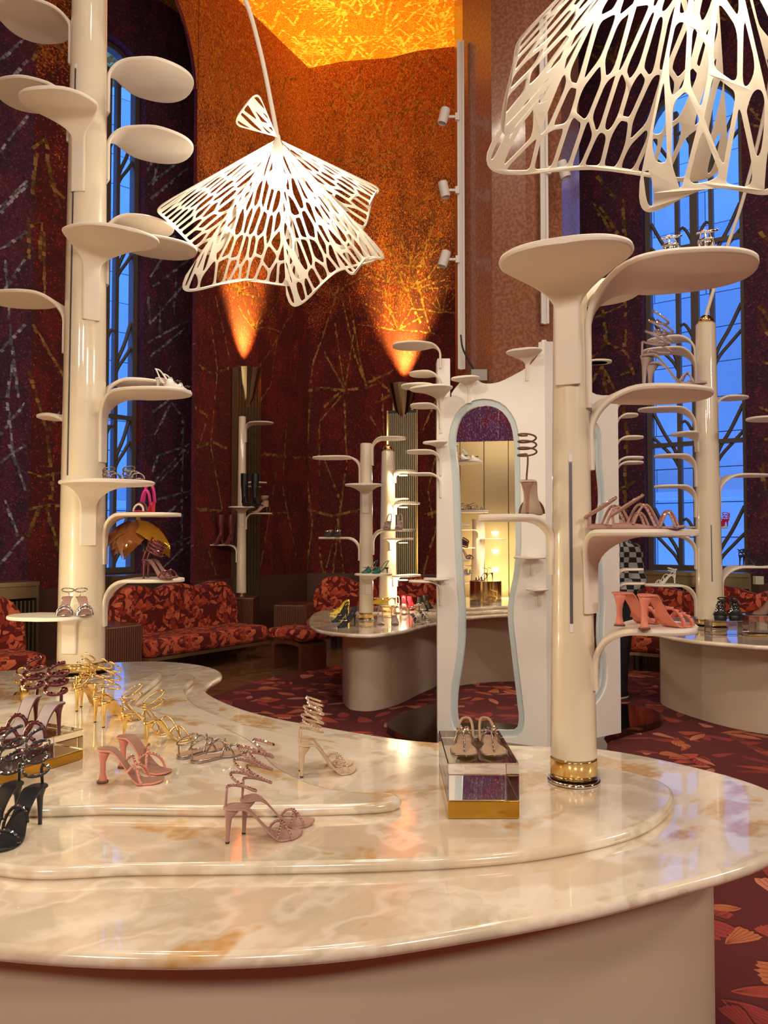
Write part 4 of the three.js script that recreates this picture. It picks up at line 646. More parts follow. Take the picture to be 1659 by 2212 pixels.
function shoe(s) {
  const { name = 'sandal', len = 0.2, H = 0.09, W = 0.072, toe = 'round', th = 0.006, plat = 0, side = 1, upper, lining = upper, heel = 'stiletto', straps = [], kind = 'open', soleMat, heelMat, big = true } = s;
  const g = new THREE.Group(); g.name = name;
  const hw = (u) => PLAN[toe](u) * W / 2, fy = (u) => th + plat + (H - plat) * (1 - smooth((u - 0.2) / 0.5)) + 0.004 * smooth((u - 0.85) / 0.15), zc = (u) => side * 0.006 * Math.sin(u * Math.PI * 1.3 - 0.9);
  const N = big ? 26 : 16, at3 = (u, k, up = 0) => V(u * len, fy(u) + up, zc(u) + k * hw(u)), rings = [], inn = [];
  for (let i = 0; i <= N; i++) { const u = i / N, b = fy(u), lo = th + plat * smooth((u - 0.3) / 0.3) + (heel === 'flat' ? H * (1 - smooth((u - 0.2) / 0.5)) : 0); rings.push([at3(u, -0.94), at3(u, 0.94), at3(u, 1, -lo * 0.35), at3(u, 0.98, -lo * 0.8), at3(u, 0.9, -lo), at3(u, -0.9, -lo), at3(u, -0.98, -lo * 0.8), at3(u, -1, -lo * 0.35)]); inn.push([at3(u, -0.86, 0.0012), at3(u, 0.86, 0.0012), at3(u, 0.86, -0.001), at3(u, -0.86, -0.001)]); }
  part('sole', loft(rings), soleMat ?? upper, g); part('insole', loft(inn), lining, g);
  const ringAt = (y, cx, rx, rz) => Array.from({ length: 10 }, (_, i) => V(cx + rx * Math.cos(i / 10 * 2 * Math.PI), y, zc(0.1) + rz * Math.sin(i / 10 * 2 * Math.PI)));
  const seat = fy(0.1) - th * 0.6;
  if (heel === 'stiletto') { part('heel', loft([ringAt(seat, 0.024, 0.022, 0.021), ringAt(seat - 0.012, 0.02, 0.017, 0.016), ringAt(seat * 0.7, 0.014, 0.0085, 0.0085), ringAt(seat * 0.35, 0.012, 0.006, 0.006), ringAt(0.004, 0.011, 0.0052, 0.0052)]), heelMat ?? soleMat ?? upper, g); part('heel_tip', loft([ringAt(0.0042, 0.011, 0.0055, 0.0055), ringAt(0, 0.011, 0.0055, 0.0055)]), M.darkMetal, g); }
  if (heel === 'spool') { part('heel', loft([ringAt(seat, 0.024, 0.023, 0.022), ringAt(seat - 0.014, 0.021, 0.016, 0.016), ringAt(seat * 0.62, 0.018, 0.009, 0.009), ringAt(seat * 0.3, 0.018, 0.0085, 0.0085), ringAt(seat * 0.1, 0.018, 0.012, 0.012), ringAt(0.004, 0.018, 0.017, 0.017)]), heelMat ?? soleMat ?? upper, g); part('heel_tip', loft([ringAt(0.0042, 0.018, 0.0172, 0.0172), ringAt(0, 0.018, 0.0172, 0.0172)]), L(0.16, 0.08, 0.05), g); }
  if (heel === 'block') { part('heel', loft([ringAt(seat, 0.026, 0.025, 0.022), ringAt(seat * 0.5, 0.024, 0.02, 0.019), ringAt(0, 0.023, 0.02, 0.019)]), heelMat ?? soleMat ?? upper, g); }
  const cr = big ? 0.0032 : 0.004;
  const strap = (pts, r, m, cry, nm = 'strap', closed = false) => {
    const c = new THREE.CatmullRomCurve3(pts, closed, 'centripetal'), seg = big ? Math.max(18, pts.length * 4) : Math.max(10, pts.length * 2), q = part(nm, new THREE.TubeGeometry(c, seg, r, big ? 7 : 5, closed), m, g);
    if (cry) { const gr = Math.max(cr, r * 1.2), n = Math.max(4, Math.round(c.getLength() / (gr * 2.1))), P = []; for (let i = 0; i < n; i++) { const p = c.getPoint((i + 0.5) / n); P.push(V(p.x, p.y + r * 0.4, p.z)); } part('crystals', gems(P, gr), cry, q).userData.kind = 'stuff'; }
    return q;
  };
  for (const t of straps) {
    const m = t.m ?? upper, r = t.r ?? 0.0032, P = [];
    if (t.t === 'arch') { for (let i = 0; i <= 12; i++) { const a = Math.PI * i / 12, u = lerp(t.a, t.b, i / 12), k = -Math.cos(a); P.push(V(u * len, fy(u) + t.h * Math.sin(a) - 0.002, zc(u) + k * (hw(u) + 0.001))); } strap(P, r, m, t.cry); }
    if (t.t === 'ankle') { const rx = t.rx ?? 0.036, rz = t.rz ?? 0.03, cx = t.x ?? 0.04, y = fy(0) + t.y; for (let i = 0; i < 16; i++) { const a = 2 * Math.PI * i / 16; P.push(V(cx + rx * Math.cos(a), y + (t.tilt ?? 0.012) * Math.cos(a), zc(0.1) + rz * Math.sin(a))); } strap(P, r, m, t.cry, 'ankle_strap', true); strap([V(0.005, fy(0) - 0.002, zc(0)), V((cx - rx + 0.005) / 2, fy(0) + t.y * 0.5, zc(0.05)), V(cx - rx, y - (t.tilt ?? 0.012), zc(0.1))], r, m, null, 'heel_tab'); }
    if (t.t === 'spiral') { const n = t.n * 16; for (let i = 0; i <= n; i++) { const a = 2 * Math.PI * i / 16 + Math.PI, k = i / n, R = lerp(t.r0 ?? 0.036, t.r1 ?? 0.026, k); P.push(V((t.x0 ?? 0.03) + (t.dx ?? 0) * k + R * Math.cos(a), fy(0) + (t.y0 ?? 0.02) + t.y * k - (t.tilt ?? 0.016) * Math.cos(a), zc(0.1) + R * 0.9 * Math.sin(a) * (t.sgn ?? 1))); } P.unshift(V(0.006, fy(0), zc(0))); strap(P, r, m, t.cry, 'ankle_coil'); }
    if (t.t === 'sling') { for (let i = 0; i <= 14; i++) { const k = i / 14, a = Math.PI * k, u = lerp(t.a ?? 0.5, 0.0, Math.sin(a)); P.push(V(u * len - 0.008 * Math.sin(a), lerp(fy(t.a ?? 0.5), fy(0) + (t.y ?? 0.045), smooth(Math.sin(a))), zc(u) - Math.cos(a) * Math.max(0.022, hw(t.a ?? 0.5) * 0.98))); } strap(P, r, m, t.cry, 'sling_strap'); }
    if (t.t === 'post') { P.push(at3(t.a, t.k, 0), V(t.b * len, fy(t.b) + t.h, zc(t.b) + t.k2 * hw(t.b))); strap([P[0], P[0].clone().lerp(P[1], 0.5).add(V(0, 0.004, 0)), P[1]], r, m, t.cry); }
    if (t.t === 'cluster') { const q = rng(7), G = []; for (let i = 0; i < (t.n ?? 26); i++) { const a = q() * 6.28, d = Math.sqrt(q()) * (t.r2 ?? 0.02); G.push(V(t.a * len + Math.cos(a) * d, fy(t.a) + t.h + q() * 0.006, zc(t.a) + Math.sin(a) * d)); } part('jewel', gems(G, cr * 1.2), t.m ?? M.crystal, g).userData.kind = 'stuff'; }
  }
  if (kind === 'pump' || kind === 'mule' || kind === 'slingback') {   // closed vamp, with a counter on pumps
    const v0 = kind === 'pump' ? 0.56 : 0.54, R = []; for (let i = 0; i <= 14; i++) { const u = lerp(v0, 0.985, i / 14), h = lerp(0.052, 0.012, smooth((u - v0) / (1 - v0))), ring = []; for (let j = 0; j <= 10; j++) { const a = Math.PI * j / 10; ring.push(V(u * len - (j && j < 10 ? 0.012 * Math.sin(a) * (i === 0 ? -1 : 0) : 0), fy(u) - 0.003 + h * Math.sin(a), zc(u) - Math.cos(a) * (hw(u) + 0.0015))); } R.push(ring); }
    part('vamp', loft(R, { closed: false, cap: false }), upper, g);
    if (kind === 'pump') { const Q = []; for (let i = 0; i <= 24; i++) { const k = i / 24, a = lerp(-1, 1, k), u = Math.abs(a) * v0, s1 = Math.sign(a) || 1, h = lerp(0.055, 0.02, smooth(Math.abs(a) * 1.3)) + 0.02 * smooth((Math.abs(a) - 0.8) / 0.2), z = u < 0.02 ? s1 * hw(0.02) * Math.min(1, Math.abs(a) * 24) : s1 * hw(u); const x = u * len - 0.001; Q.push([V(x, fy(u) - 0.003, zc(u) + z), V(x - 0.002, fy(u) + h * 0.6, zc(u) + z * 1.04), V(x, fy(u) + h, zc(u) + z * 0.95)]); } part('counter', loft(Q, { closed: false, cap: false }), upper, g); }
  }
  if (kind === 'boot') {
    const sh = s.shaft ?? 0.38, R = [], n = 16, ringE = (x, y, rx, rz) => Array.from({ length: n }, (_, i) => V(x + rx * Math.cos(2 * Math.PI * i / n), y, rz * Math.sin(2 * Math.PI * i / n)));
    for (const [y, x, rx, rz] of [[H + 0.004, 0.045, 0.045, 0.03], [H + 0.05, 0.046, 0.046, 0.034], [H + 0.1, 0.044, 0.042, 0.036], [H + 0.16, 0.046, 0.045, 0.04], [H + sh * 0.6, 0.052, 0.056, 0.05], [H + sh, 0.054, 0.058, 0.053]]) R.push(ringE(x, y, rx, rz));
    part('shaft', loft(R, { cap: false }), upper, g);
    const F = []; for (let i = 0; i <= 14; i++) { const u = i / 14 * 0.985 + 0.005, h = lerp(0.1, 0.016, smooth((u - 0.25) / 0.7)), ring = []; for (let j = 0; j <= 10; j++) { const a = Math.PI * j / 10; ring.push(V(u * len, fy(u) - 0.003 + h * Math.sin(a), zc(u) - Math.cos(a) * (hw(u) + 0.002))); } F.push(ring); } part('foot', loft(F, { closed: false, cap: false }), upper, g);
  }
  g.userData.len = len; return cast(g);
}
// put a shoe with its heel over one place and its toe towards another
function put(proto, heel, toe, label, category, group, scale = 1) {
  const g = proto.clone(); g.name = numbered(proto.name); scene.add(g); const d = toe.clone().sub(heel);
  g.position.copy(heel).y += 0.0006; g.rotation.y = Math.atan2(-d.z, d.x); g.scale.setScalar(scale); g.userData = { label, category, group };
  return g;
}
// a pair: two [heel px, heel py, toe px, toe py] on level h
function pair(spec, h, spots, labels, group, category = 'shoe', scale = 1) {
  const a = shoe({ ...spec, side: 1 }), b = shoe({ ...spec, side: -1 });
  spots.forEach(([x0, y0, x1, y1], i) => put(i ? b : a, onLevel(x0, y0, h), onLevel(x1, y1, h), labels[i], category, group, scale));
}
// a pair on a shelf near eye level: [heel px, heel depth, toe px, toe depth]
function shelfPair(spec, h, spots, labels, group, category = 'shoe', scale = 1) {
  const a = shoe({ ...spec, side: 1 }), b = shoe({ ...spec, side: -1 });
  spots.forEach(([x0, z0, x1, z1], i) => put(i ? b : a, at(x0, z0, h), at(x1, z1, h), labels[i], category, group, scale));
}
const K = { rose: L(0.42, 0.235, 0.19, 0.5), nude: L(0.60, 0.44, 0.30, 0.5), pink: L(0.72, 0.27, 0.2, 0.5), coral: L(0.74, 0.24, 0.17, 0.5), tan: L(0.33, 0.17, 0.12, 0.55), burg: L(0.12, 0.02, 0.025, 0.3), black: L(0.012, 0.012, 0.014, 0.35), blackS: L(0.02, 0.02, 0.022, 0.75), gold: L(0.80, 0.56, 0.2, 0.22, 1), silver: L(0.62, 0.6, 0.6, 0.22, 1), white: L(0.78, 0.75, 0.72, 0.45), yellow: L(0.72, 0.50, 0.04, 0.5), red: L(0.66, 0.02, 0.05, 0.4), green: L(0.01, 0.13, 0.085, 0.45), mauve: L(0.44, 0.33, 0.32, 0.5), brown: L(0.17, 0.07, 0.04, 0.4), purple: L(0.1, 0.02, 0.09, 0.35), magenta: L(0.6, 0.02, 0.22, 0.4), sand: L(0.44, 0.29, 0.18, 0.6), pewter: L(0.42, 0.34, 0.3, 0.25, 0.9) };
const CR = M.crystal, roseCr = L(0.6, 0.36, 0.3, 0.15, 1), burgCr = L(0.26, 0.07, 0.07, 0.15, 1);
const coilStraps = (m, cry, n, y, dx) => [{ t: 'spiral', n, y, dx, y0: 0.03, x0: 0.045, m, cry, r: 0.0034, r0: 0.036, r1: 0.025, tilt: 0.015 }, { t: 'arch', a: 0.6, b: 0.82, h: 0.036, m, cry }, { t: 'arch', a: 0.82, b: 0.62, h: 0.034, m, cry }];
// --- on the near table
pair({ name: 'coil_sandal', len: 0.205, H: 0.085, upper: K.rose, straps: coilStraps(K.rose, roseCr, 3.5, 0.115, 0.02) }, TIER1, [[482, 1824, 632, 1804], [517, 1802, 640, 1783]], ['rose pink coil-strap stiletto sandal, nearest shoe on the onyx table', 'rose pink coil-strap stiletto sandal just behind its nearer twin'], 'rose coil sandals');
pair({ name: 'coil_sandal', len: 0.2, H: 0.1, upper: K.nude, straps: coilStraps(K.nude, CR, 3.5, 0.1, 0.015) }, TIER1, [[645, 1681, 768, 1664], [641, 1666, 757, 1651]], ['nude crystal coil-strap stiletto sandal alone at table middle, near shoe', 'nude crystal coil-strap stiletto sandal at table middle, far shoe'], 'nude coil sandals');
pair({ name: 'heeled_mule', len: 0.2, H: 0.095, toe: 'square', upper: K.pink, lining: K.tan, heel: 'spool', straps: [{ t: 'arch', a: 0.42, b: 0.72, h: 0.05, cry: CR, r: 0.004 }, { t: 'arch', a: 0.76, b: 0.5, h: 0.045, cry: CR, r: 0.004 }] }, TIER2, [[208, 1691, 325, 1689], [258, 1656, 364, 1673]], ['salmon pink heeled mule with crystal strap, near shoe at left', 'salmon pink heeled mule with crystal strap, far shoe at left'], 'salmon mules on the table');
const flatStraps = (m, cry) => [{ t: 'ankle', y: 0.045, m, cry, r: 0.003 }, { t: 'arch', a: 0.3, b: 0.62, h: 0.05, m, cry }, { t: 'arch', a: 0.7, b: 0.42, h: 0.05, m, cry }, { t: 'arch', a: 0.74, b: 0.8, h: 0.026, m, cry }];
pair({ name: 'flat_sandal', len: 0.225, H: 0.006, upper: K.pewter, lining: K.sand, heel: 'flat', straps: flatStraps(K.pewter, CR) }, TIER2, [[414, 1650, 522, 1624], [382, 1640, 486, 1613]], ['flat strappy sandal with crystal straps behind the rose sandals, near shoe', 'flat strappy sandal with crystal straps behind the rose sandals, far shoe'], 'flat crystal sandals on the table');
const goldStraps = [{ t: 'ankle', y: 0.05, m: K.gold, r: 0.0028 }, { t: 'ankle', y: 0.075, m: K.gold, r: 0.0028, tilt: 0.02 }, { t: 'arch', a: 0.4, b: 0.66, h: 0.06, m: K.gold, r: 0.0028 }, { t: 'arch', a: 0.62, b: 0.84, h: 0.045, m: K.gold }, { t: 'arch', a: 0.84, b: 0.62, h: 0.042, m: K.gold }, { t: 'sling', a: 0.3, y: 0.05, m: K.gold, r: 0.0028 }];
const goldRuffle = [...coilStraps(K.gold, null, 3, 0.085, 0.01), { t: 'ankle', y: 0.03, m: K.gold, rx: 0.042, tilt: 0.03 }, { t: 'cluster', a: 0.3, h: 0.04, m: K.gold, r2: 0.03, n: 30 }];
pair({ name: 'gold_sandal', len: 0.2, H: 0.095, upper: K.gold, lining: K.sand, straps: goldRuffle }, TIER2, [[163, 1538, 216, 1522], [170, 1528, 224, 1514]], ['gold ruffled stiletto sandal nearest the left column foot, left shoe', 'gold ruffled stiletto sandal nearest the left column foot, right shoe'], 'gold ruffled sandals');
pair({ name: 'gold_sandal', len: 0.2, H: 0.1, upper: K.gold, lining: K.sand, straps: [...coilStraps(K.gold, null, 3, 0.1, 0.02), { t: 'cluster', a: 0.06, h: 0.02, m: K.gold, r2: 0.014, n: 16 }] }, TIER2, [[202, 1562, 268, 1543], [217, 1573, 284, 1556]], ['gold coil stiletto sandal, middle of the three gold pairs, left shoe', 'gold coil stiletto sandal, middle of the three gold pairs, right shoe'], 'gold coil sandals');
pair({ name: 'gold_sandal', len: 0.2, H: 0.09, upper: K.gold, lining: K.sand, straps: goldStraps }, TIER2, [[262, 1597, 336, 1585], [308, 1616, 390, 1599]], ['gold string-strap stiletto sandal beside the flat sandals, left shoe', 'gold string-strap stiletto sandal beside the flat sandals, right shoe'], 'gold string sandals');
const coilBlack = (m, cry) => [{ t: 'spiral', n: 3, y: 0.1, dx: -0.012, y0: 0.035, x0: 0.04, m, cry, r: 0.0042, r0: 0.036, r1: 0.03, tilt: 0.012 }, { t: 'arch', a: 0.5, b: 0.56, h: 0.05, m, cry, r: 0.0042 }, { t: 'arch', a: 0.76, b: 0.82, h: 0.036, m, cry, r: 0.0042 }];
pair({ name: 'coil_sandal', len: 0.21, H: 0.1, upper: K.black, straps: coilBlack(K.black, CR) }, TIER1, [[89, 1777, 18, 1826], [46, 1771, -40, 1812]], ['black crystal coil-strap stiletto sandal, right shoe at left picture edge', 'black crystal coil-strap stiletto sandal cut by left picture edge'], 'black crystal coil sandals');
{ // left acrylic block with burgundy sandals
  const p = onLevel(180, 1640, TIER2), q = onLevel(42, 1683, TIER2), d = q.clone().sub(p).normalize(), t = thing('acrylic_block', 'clear and amber acrylic block under the burgundy sandals', 'display block', [p.x, TIER2 + 0.001, p.z], Math.atan2(-d.z, d.x)), w = 0.42, dp = 0.26;
  part('clear_top', box(w, 0.068, dp, w / 2, 0.066, dp / 2 * -1 * Math.sign(1), 0.003).translate(0, 0, dp), M.acrylic, t); part('amber_base', box(w, 0.03, dp, w / 2, 0.0155, dp / 2, 0.003), M.amber, t);
}
pair({ name: 'coil_sandal', len: 0.21, H: 0.1, upper: K.burg, lining: L(0.5, 0.42, 0.42, 0.4), straps: [{ t: 'spiral', n: 3, y: 0.085, dx: -0.02, y0: 0.03, x0: 0.035, m: K.burg, cry: burgCr, r: 0.006, r0: 0.036, r1: 0.032, tilt: 0.008 }, { t: 'arch', a: 0.56, b: 0.6, h: 0.046, m: K.burg, cry: burgCr, r: 0.006 }, { t: 'arch', a: 0.8, b: 0.84, h: 0.03, m: K.burg, cry: burgCr, r: 0.006 }] }, TIER2 + 0.101, [[130, 1586, 25, 1630], [83, 1569, -15, 1608]], ['burgundy jewelled coil sandal on the amber block, right shoe', 'burgundy jewelled coil sandal on the amber block, left shoe'], 'burgundy coil sandals on block');
{ // block with thong sandals
  const z = onLevel(966, 1770, TIER1).z, x0 = at(966, z, 0).x, w = 0.196, dp = 0.36, t = thing('acrylic_block', 'clear acrylic block with amber base beside the near column', 'display block', [x0, TIER1 + 0.001, z]);
  part('clear_top', box(w, 0.102, dp, w / 2, 0.1, -dp / 2, 0.003), M.acrylic, t); part('amber_base', box(w, 0.048, dp, w / 2, 0.0245, -dp / 2, 0.003), M.amber, t);
  const thong = [{ t: 'post', a: 0.82, k: 0, b: 0.42, k2: 0, h: 0.04, m: K.pewter, cry: CR, r: 0.003 }, { t: 'arch', a: 0.38, b: 0.38, h: 0.036, m: K.pewter, cry: CR, r: 0.004 }, { t: 'sling', a: 0.34, y: 0.05, m: K.sand, r: 0.0045 }, { t: 'cluster', a: 0.42, h: 0.038, r2: 0.02, n: 36 }];
  pair({ name: 'thong_sandal', len: 0.215, H: 0.006, W: 0.08, upper: K.pewter, lining: K.sand, heel: 'flat', straps: thong }, TIER1 + 0.152, [[1004, 1596, 1008, 1643], [1050, 1596, 1070, 1642]], ['flat crystal thong sandal on the clear block, left shoe', 'flat crystal thong sandal on the clear block, right shoe'], 'thong sandals on the clear block');
}
// --- on the left tree
shelfPair({ name: 'slingback_shoe', len: 0.2, H: 0.07, toe: 'point', upper: K.white, lining: K.tan, kind: 'slingback', straps: [{ t: 'sling', y: 0.055, r: 0.004 }, { t: 'cluster', a: 0.82, h: 0.035, m: K.black }] }, hl(852), [[334, -4.3, 404, -4.18], [352, -4.44, 418, -4.34]], ['white slingback with dark jewelled toe on left tree shelf, near shoe', 'white slingback with dark jewelled toe on left tree shelf, far shoe'], 'white slingbacks on the left tree');
const cage = (m, cry) => [{ t: 'ankle', y: 0.05, m, r: 0.0035, cry }, { t: 'ankle', y: 0.028, m, r: 0.003 }, { t: 'arch', a: 0.35, b: 0.6, h: 0.05, m, cry }, { t: 'arch', a: 0.68, b: 0.45, h: 0.046, m, cry }, { t: 'arch', a: 0.7, b: 0.84, h: 0.036, m, cry }, { t: 'arch', a: 0.86, b: 0.72, h: 0.034, m, cry }, { t: 'sling', a: 0.25, y: 0.05, m }];
shelfPair({ name: 'caged_sandal', len: 0.19, H: 0.012, upper: K.pewter, heel: 'flat', straps: cage(K.pewter, null), big: false }, hl(1048), [[226, -4.18, 262, -4.02], [272, -4.14, 304, -3.98]], ['silver caged flat sandal on left tree shelf, left shoe', 'silver caged flat sandal on left tree shelf, right shoe'], 'silver caged sandals on the left tree');
shelfPair({ name: 'ruffled_sandal', len: 0.2, H: 0.06, upper: K.red, lining: K.black, straps: [{ t: 'arch', a: 0.2, b: 0.3, h: 0.11, m: K.magenta, r: 0.009 }, { t: 'arch', a: 0.4, b: 0.46, h: 0.09, m: K.magenta, r: 0.008 }, { t: 'arch', a: 0.75, b: 0.7, h: 0.05, m: K.burg, r: 0.008 }, { t: 'arch', a: 0.9, b: 0.85, h: 0.04, m: K.white, r: 0.006 }], heel: 'block' }, hl(1108), [[330, -4.45, 296, -4.25]], ['magenta and dark red strappy sandal on left tree shelf above the coil sandals'], 'magenta sandal on the left tree');
shelfPair({ name: 'coil_sandal', len: 0.2, H: 0.1, upper: K.burg, lining: K.rose, straps: [{ t: 'spiral', n: 4, y: 0.07, dx: 0.03, y0: 0.03, x0: 0.07, r0: 0.044, r1: 0.036, m: K.burg, cry: burgCr, r: 0.006, tilt: 0.02 }, { t: 'arch', a: 0.6, b: 0.85, h: 0.04, m: K.burg, r: 0.005, cry: burgCr }, { t: 'arch', a: 0.85, b: 0.62, h: 0.04, m: K.burg, r: 0.005, cry: burgCr }] }, hl(1249), [[307, -4.3, 372, -4.26], [318, -4.44, 378, -4.4]], ['wine red coil sandal on lowest right shelf of left tree, near shoe', 'wine red coil sandal on lowest right shelf of left tree, far shoe'], 'wine coil sandals on the left tree');
shelfPair({ name: 'silver_sandal', len: 0.19, H: 0.085, upper: K.silver, lining: K.rose, straps: [{ t: 'arch', a: 0.64, b: 0.66, h: 0.046, m: K.silver, cry: CR, r: 0.006 }, { t: 'arch', a: 0.82, b: 0.84, h: 0.036, m: K.silver, cry: CR, r: 0.007 }, { t: 'ankle', y: 0.035, m: K.silver, r: 0.003, cry: CR }] }, hl(1316), [[149, -4.12, 141, -3.92], [176, -4.12, 189, -3.92]], ['silver crystal sandal facing forward on lowest left tree shelf, left shoe', 'silver crystal sandal facing forward on lowest left tree shelf, right shoe'], 'silver sandals on the left tree');
// --- on the near right tree
shelfPair({ name: 'coil_sandal', len: 0.2, H: 0.1, upper: K.tan, lining: K.tan, soleMat: L(0.56, 0.45, 0.35, 0.5), heelMat: K.tan, straps: [{ t: 'spiral', n: 3.5, y: 0.075, dx: -0.005, y0: 0.075, x0: 0.03, m: K.brown, r: 0.003, r0: 0.033, r1: 0.03, tilt: 0.004 }, { t: 'arch', a: 0.66, b: 0.7, h: 0.045, m: K.brown, r: 0.006 }] }, hr(1112), [[1141, -2.4, 1146, -2.56]], ['brown coil-strap stiletto seen from behind on left shelf of near column'], 'brown coil sandal');
const beads = L(0.76, 0.64, 0.58, 0.14, 1);
shelfPair({ name: 'beaded_sandal', len: 0.2, H: 0.01, upper: K.rose, lining: K.pink, heel: 'flat', straps: [{ t: 'ankle', y: 0.05, m: K.rose, cry: beads, r: 0.004, rx: 0.046, tilt: 0.03 }, { t: 'arch', a: 0.2, b: 0.6, h: 0.06, m: K.rose, cry: beads, r: 0.004 }, { t: 'arch', a: 0.64, b: 0.3, h: 0.06, m: K.rose, cry: beads, r: 0.004 }, { t: 'arch', a: 0.62, b: 0.86, h: 0.045, m: K.rose, cry: beads, r: 0.004 }, { t: 'arch', a: 0.9, b: 0.66, h: 0.045, m: K.rose, cry: beads, r: 0.004 }] }, hr(1145), [[1268, -2.38, 1388, -2.32], [1322, -2.24, 1456, -2.18]], ['rose beaded flat sandal on near column shelf, left shoe', 'rose beaded flat sandal on near column shelf, right shoe'], 'beaded flat sandals on the near column');
shelfPair({ name: 'heeled_mule', len: 0.2, H: 0.095, toe: 'square', upper: K.coral, lining: K.pink, heel: 'spool', straps: [{ t: 'arch', a: 0.58, b: 0.74, h: 0.05, cry: beads, r: 0.006 }, { t: 'arch', a: 0.76, b: 0.92, h: 0.036, cry: beads, r: 0.006 }] }, hr(1342), [[1330, -2.32, 1400, -2.42], [1378, -2.24, 1452, -2.3]], ['coral spool-heel mule on lowest shelf of near column, left shoe', 'coral spool-heel mule on lowest shelf of near column, right shoe'], 'coral mules on the near column');
shelfPair({ name: 'coil_sandal', len: 0.2, H: 0.105, upper: K.mauve, straps: coilStraps(K.mauve, CR, 3, 0.1, 0.02) }, hr(842), [[1386, -2.48, 1482, -2.42], [1400, -2.6, 1496, -2.52]], ['silver-grey coil stiletto sandal on upper right shelf of near column, near shoe', 'silver-grey coil stiletto sandal on upper right shelf of near column, far shoe'], 'silver coil sandals on the near column');
shelfPair({ name: 'clear_strap_mule', len: 0.19, H: 0.09, upper: K.silver, lining: K.rose, straps: [{ t: 'ankle', y: 0.03, m: M.chrome, cry: CR, r: 0.003 }, { t: 'arch', a: 0.7, b: 0.76, h: 0.05, m: M.chrome, r: 0.002 }, { t: 'sling', a: 0.4, y: 0.02, m: M.chrome, r: 0.002 }] }, hr(600), [[1455, -2.42, 1478, -2.58], [1528, -2.38, 1556, -2.54]], ['silver strappy sandal on top right shelf of near column, left shoe', 'silver strappy sandal on top right shelf of near column, right shoe'], 'silver sandals on the top shelf');
// --- middle table and its tree
const far = { big: false };
shelfPair({ ...far, name: 'slingback_shoe', len: 0.21, H: 0.05, toe: 'point', upper: K.green, lining: K.sand, kind: 'slingback', straps: [{ t: 'sling', y: 0.06, r: 0.004 }, { t: 'cluster', a: 0.75, h: 0.045, m: K.brown, r2: 0.03 }] }, hm(1236), [[838, -7.36, 800, -7.2], [815, -7.42, 783, -7.28]], ['green bow slingback on the lowest middle tree shelf, right shoe', 'green bow slingback on the lowest middle tree shelf, left shoe'], 'green slingbacks');
shelfPair({ ...far, name: 'mule_shoe', len: 0.2, H: 0.06, toe: 'point', upper: K.blackS, lining: K.rose, kind: 'mule', straps: [{ t: 'cluster', a: 0.74, h: 0.045, r2: 0.018 }] }, hm(1160), [[716, -7.5, 703, -7.3], [734, -7.5, 722, -7.3]], ['black mule with crystal buckle on left shelf of middle tree, left shoe', 'black mule with crystal buckle on left shelf of middle tree, right shoe'], 'black buckle mules');
shelfPair({ ...far, name: 'slingback_shoe', len: 0.21, H: 0.07, toe: 'square', upper: K.mauve, lining: K.tan, kind: 'slingback', straps: [{ t: 'sling', y: 0.07, r: 0.005 }, { t: 'cluster', a: 0.72, h: 0.05, r2: 0.025 }] }, hm(1143), [[842, -7.5, 834, -7.28], [866, -7.5, 858, -7.28]], ['pale slingback with bow on right shelf of middle tree, left shoe', 'pale slingback with bow on right shelf of middle tree, right shoe'], 'pale bow slingbacks');
pair({ ...far, name: 'pump_shoe', len: 0.22, H: 0.09, toe: 'point', upper: K.yellow, kind: 'pump', straps: [{ t: 'cluster', a: 0.75, h: 0.04 }] }, T0, [[754, 1326, 714, 1328]], ['yellow pointed pump at left end of the oval table'], 'yellow pump');
pair({ ...far, name: 'slingback_shoe', len: 0.23, H: 0.1, toe: 'point', upper: K.blackS, kind: 'slingback', straps: [{ t: 'sling', y: 0.07, r: 0.007 }, { t: 'sling', y: 0.04, r: 0.006 }, { t: 'cluster', a: 0.66, h: 0.05, r2: 0.034, n: 40 }] }, T0, [[768, 1352, 718, 1358], [752, 1340, 702, 1346]], ['black feathered jewelled slingback on oval table, near shoe', 'black feathered jewelled slingback on oval table, far shoe'], 'black jewelled slingbacks');
pair({ ...far, name: 'slingback_shoe', len: 0.2, H: 0.07, toe: 'square', upper: K.mauve, lining: K.tan, kind: 'slingback', straps: [{ t: 'sling', y: 0.08, r: 0.005 }] }, T0, [[821, 1345, 828, 1358], [849, 1345, 859, 1357]], ['lilac square-toe slingback at front of oval table, left shoe', 'lilac square-toe slingback at front of oval table, right shoe'], 'lilac slingbacks');
pair({ ...far, name: 'silver_sandal', len: 0.23, H: 0.08, toe: 'square', upper: K.silver, straps: [{ t: 'arch', a: 0.6, b: 0.8, h: 0.05, m: K.silver, r: 0.006 }, { t: 'arch', a: 0.8, b: 0.5, h: 0.06, m: K.silver, r: 0.005 }, { t: 'ankle', y: 0.05, m: K.silver, r: 0.005 }, { t: 'cluster', a: 0.5, h: 0.06, m: K.silver, r2: 0.03 }] }, T0, [[882, 1344, 922, 1350], [898, 1336, 936, 1342]], ['silver bow sandal on oval table next to the arched stand, near shoe', 'silver bow sandal on oval table next to the arched stand, far shoe'], 'silver bow sandals');
pair({ ...far, name: 'pump_shoe', len: 0.21, H: 0.1, toe: 'point', upper: K.red, kind: 'pump' }, T0, [[884, 1320, 898, 1314], [871, 1318, 886, 1311]], ['bright red pump on the oval table, right shoe', 'bright red pump on the oval table, left shoe'], 'red pumps');
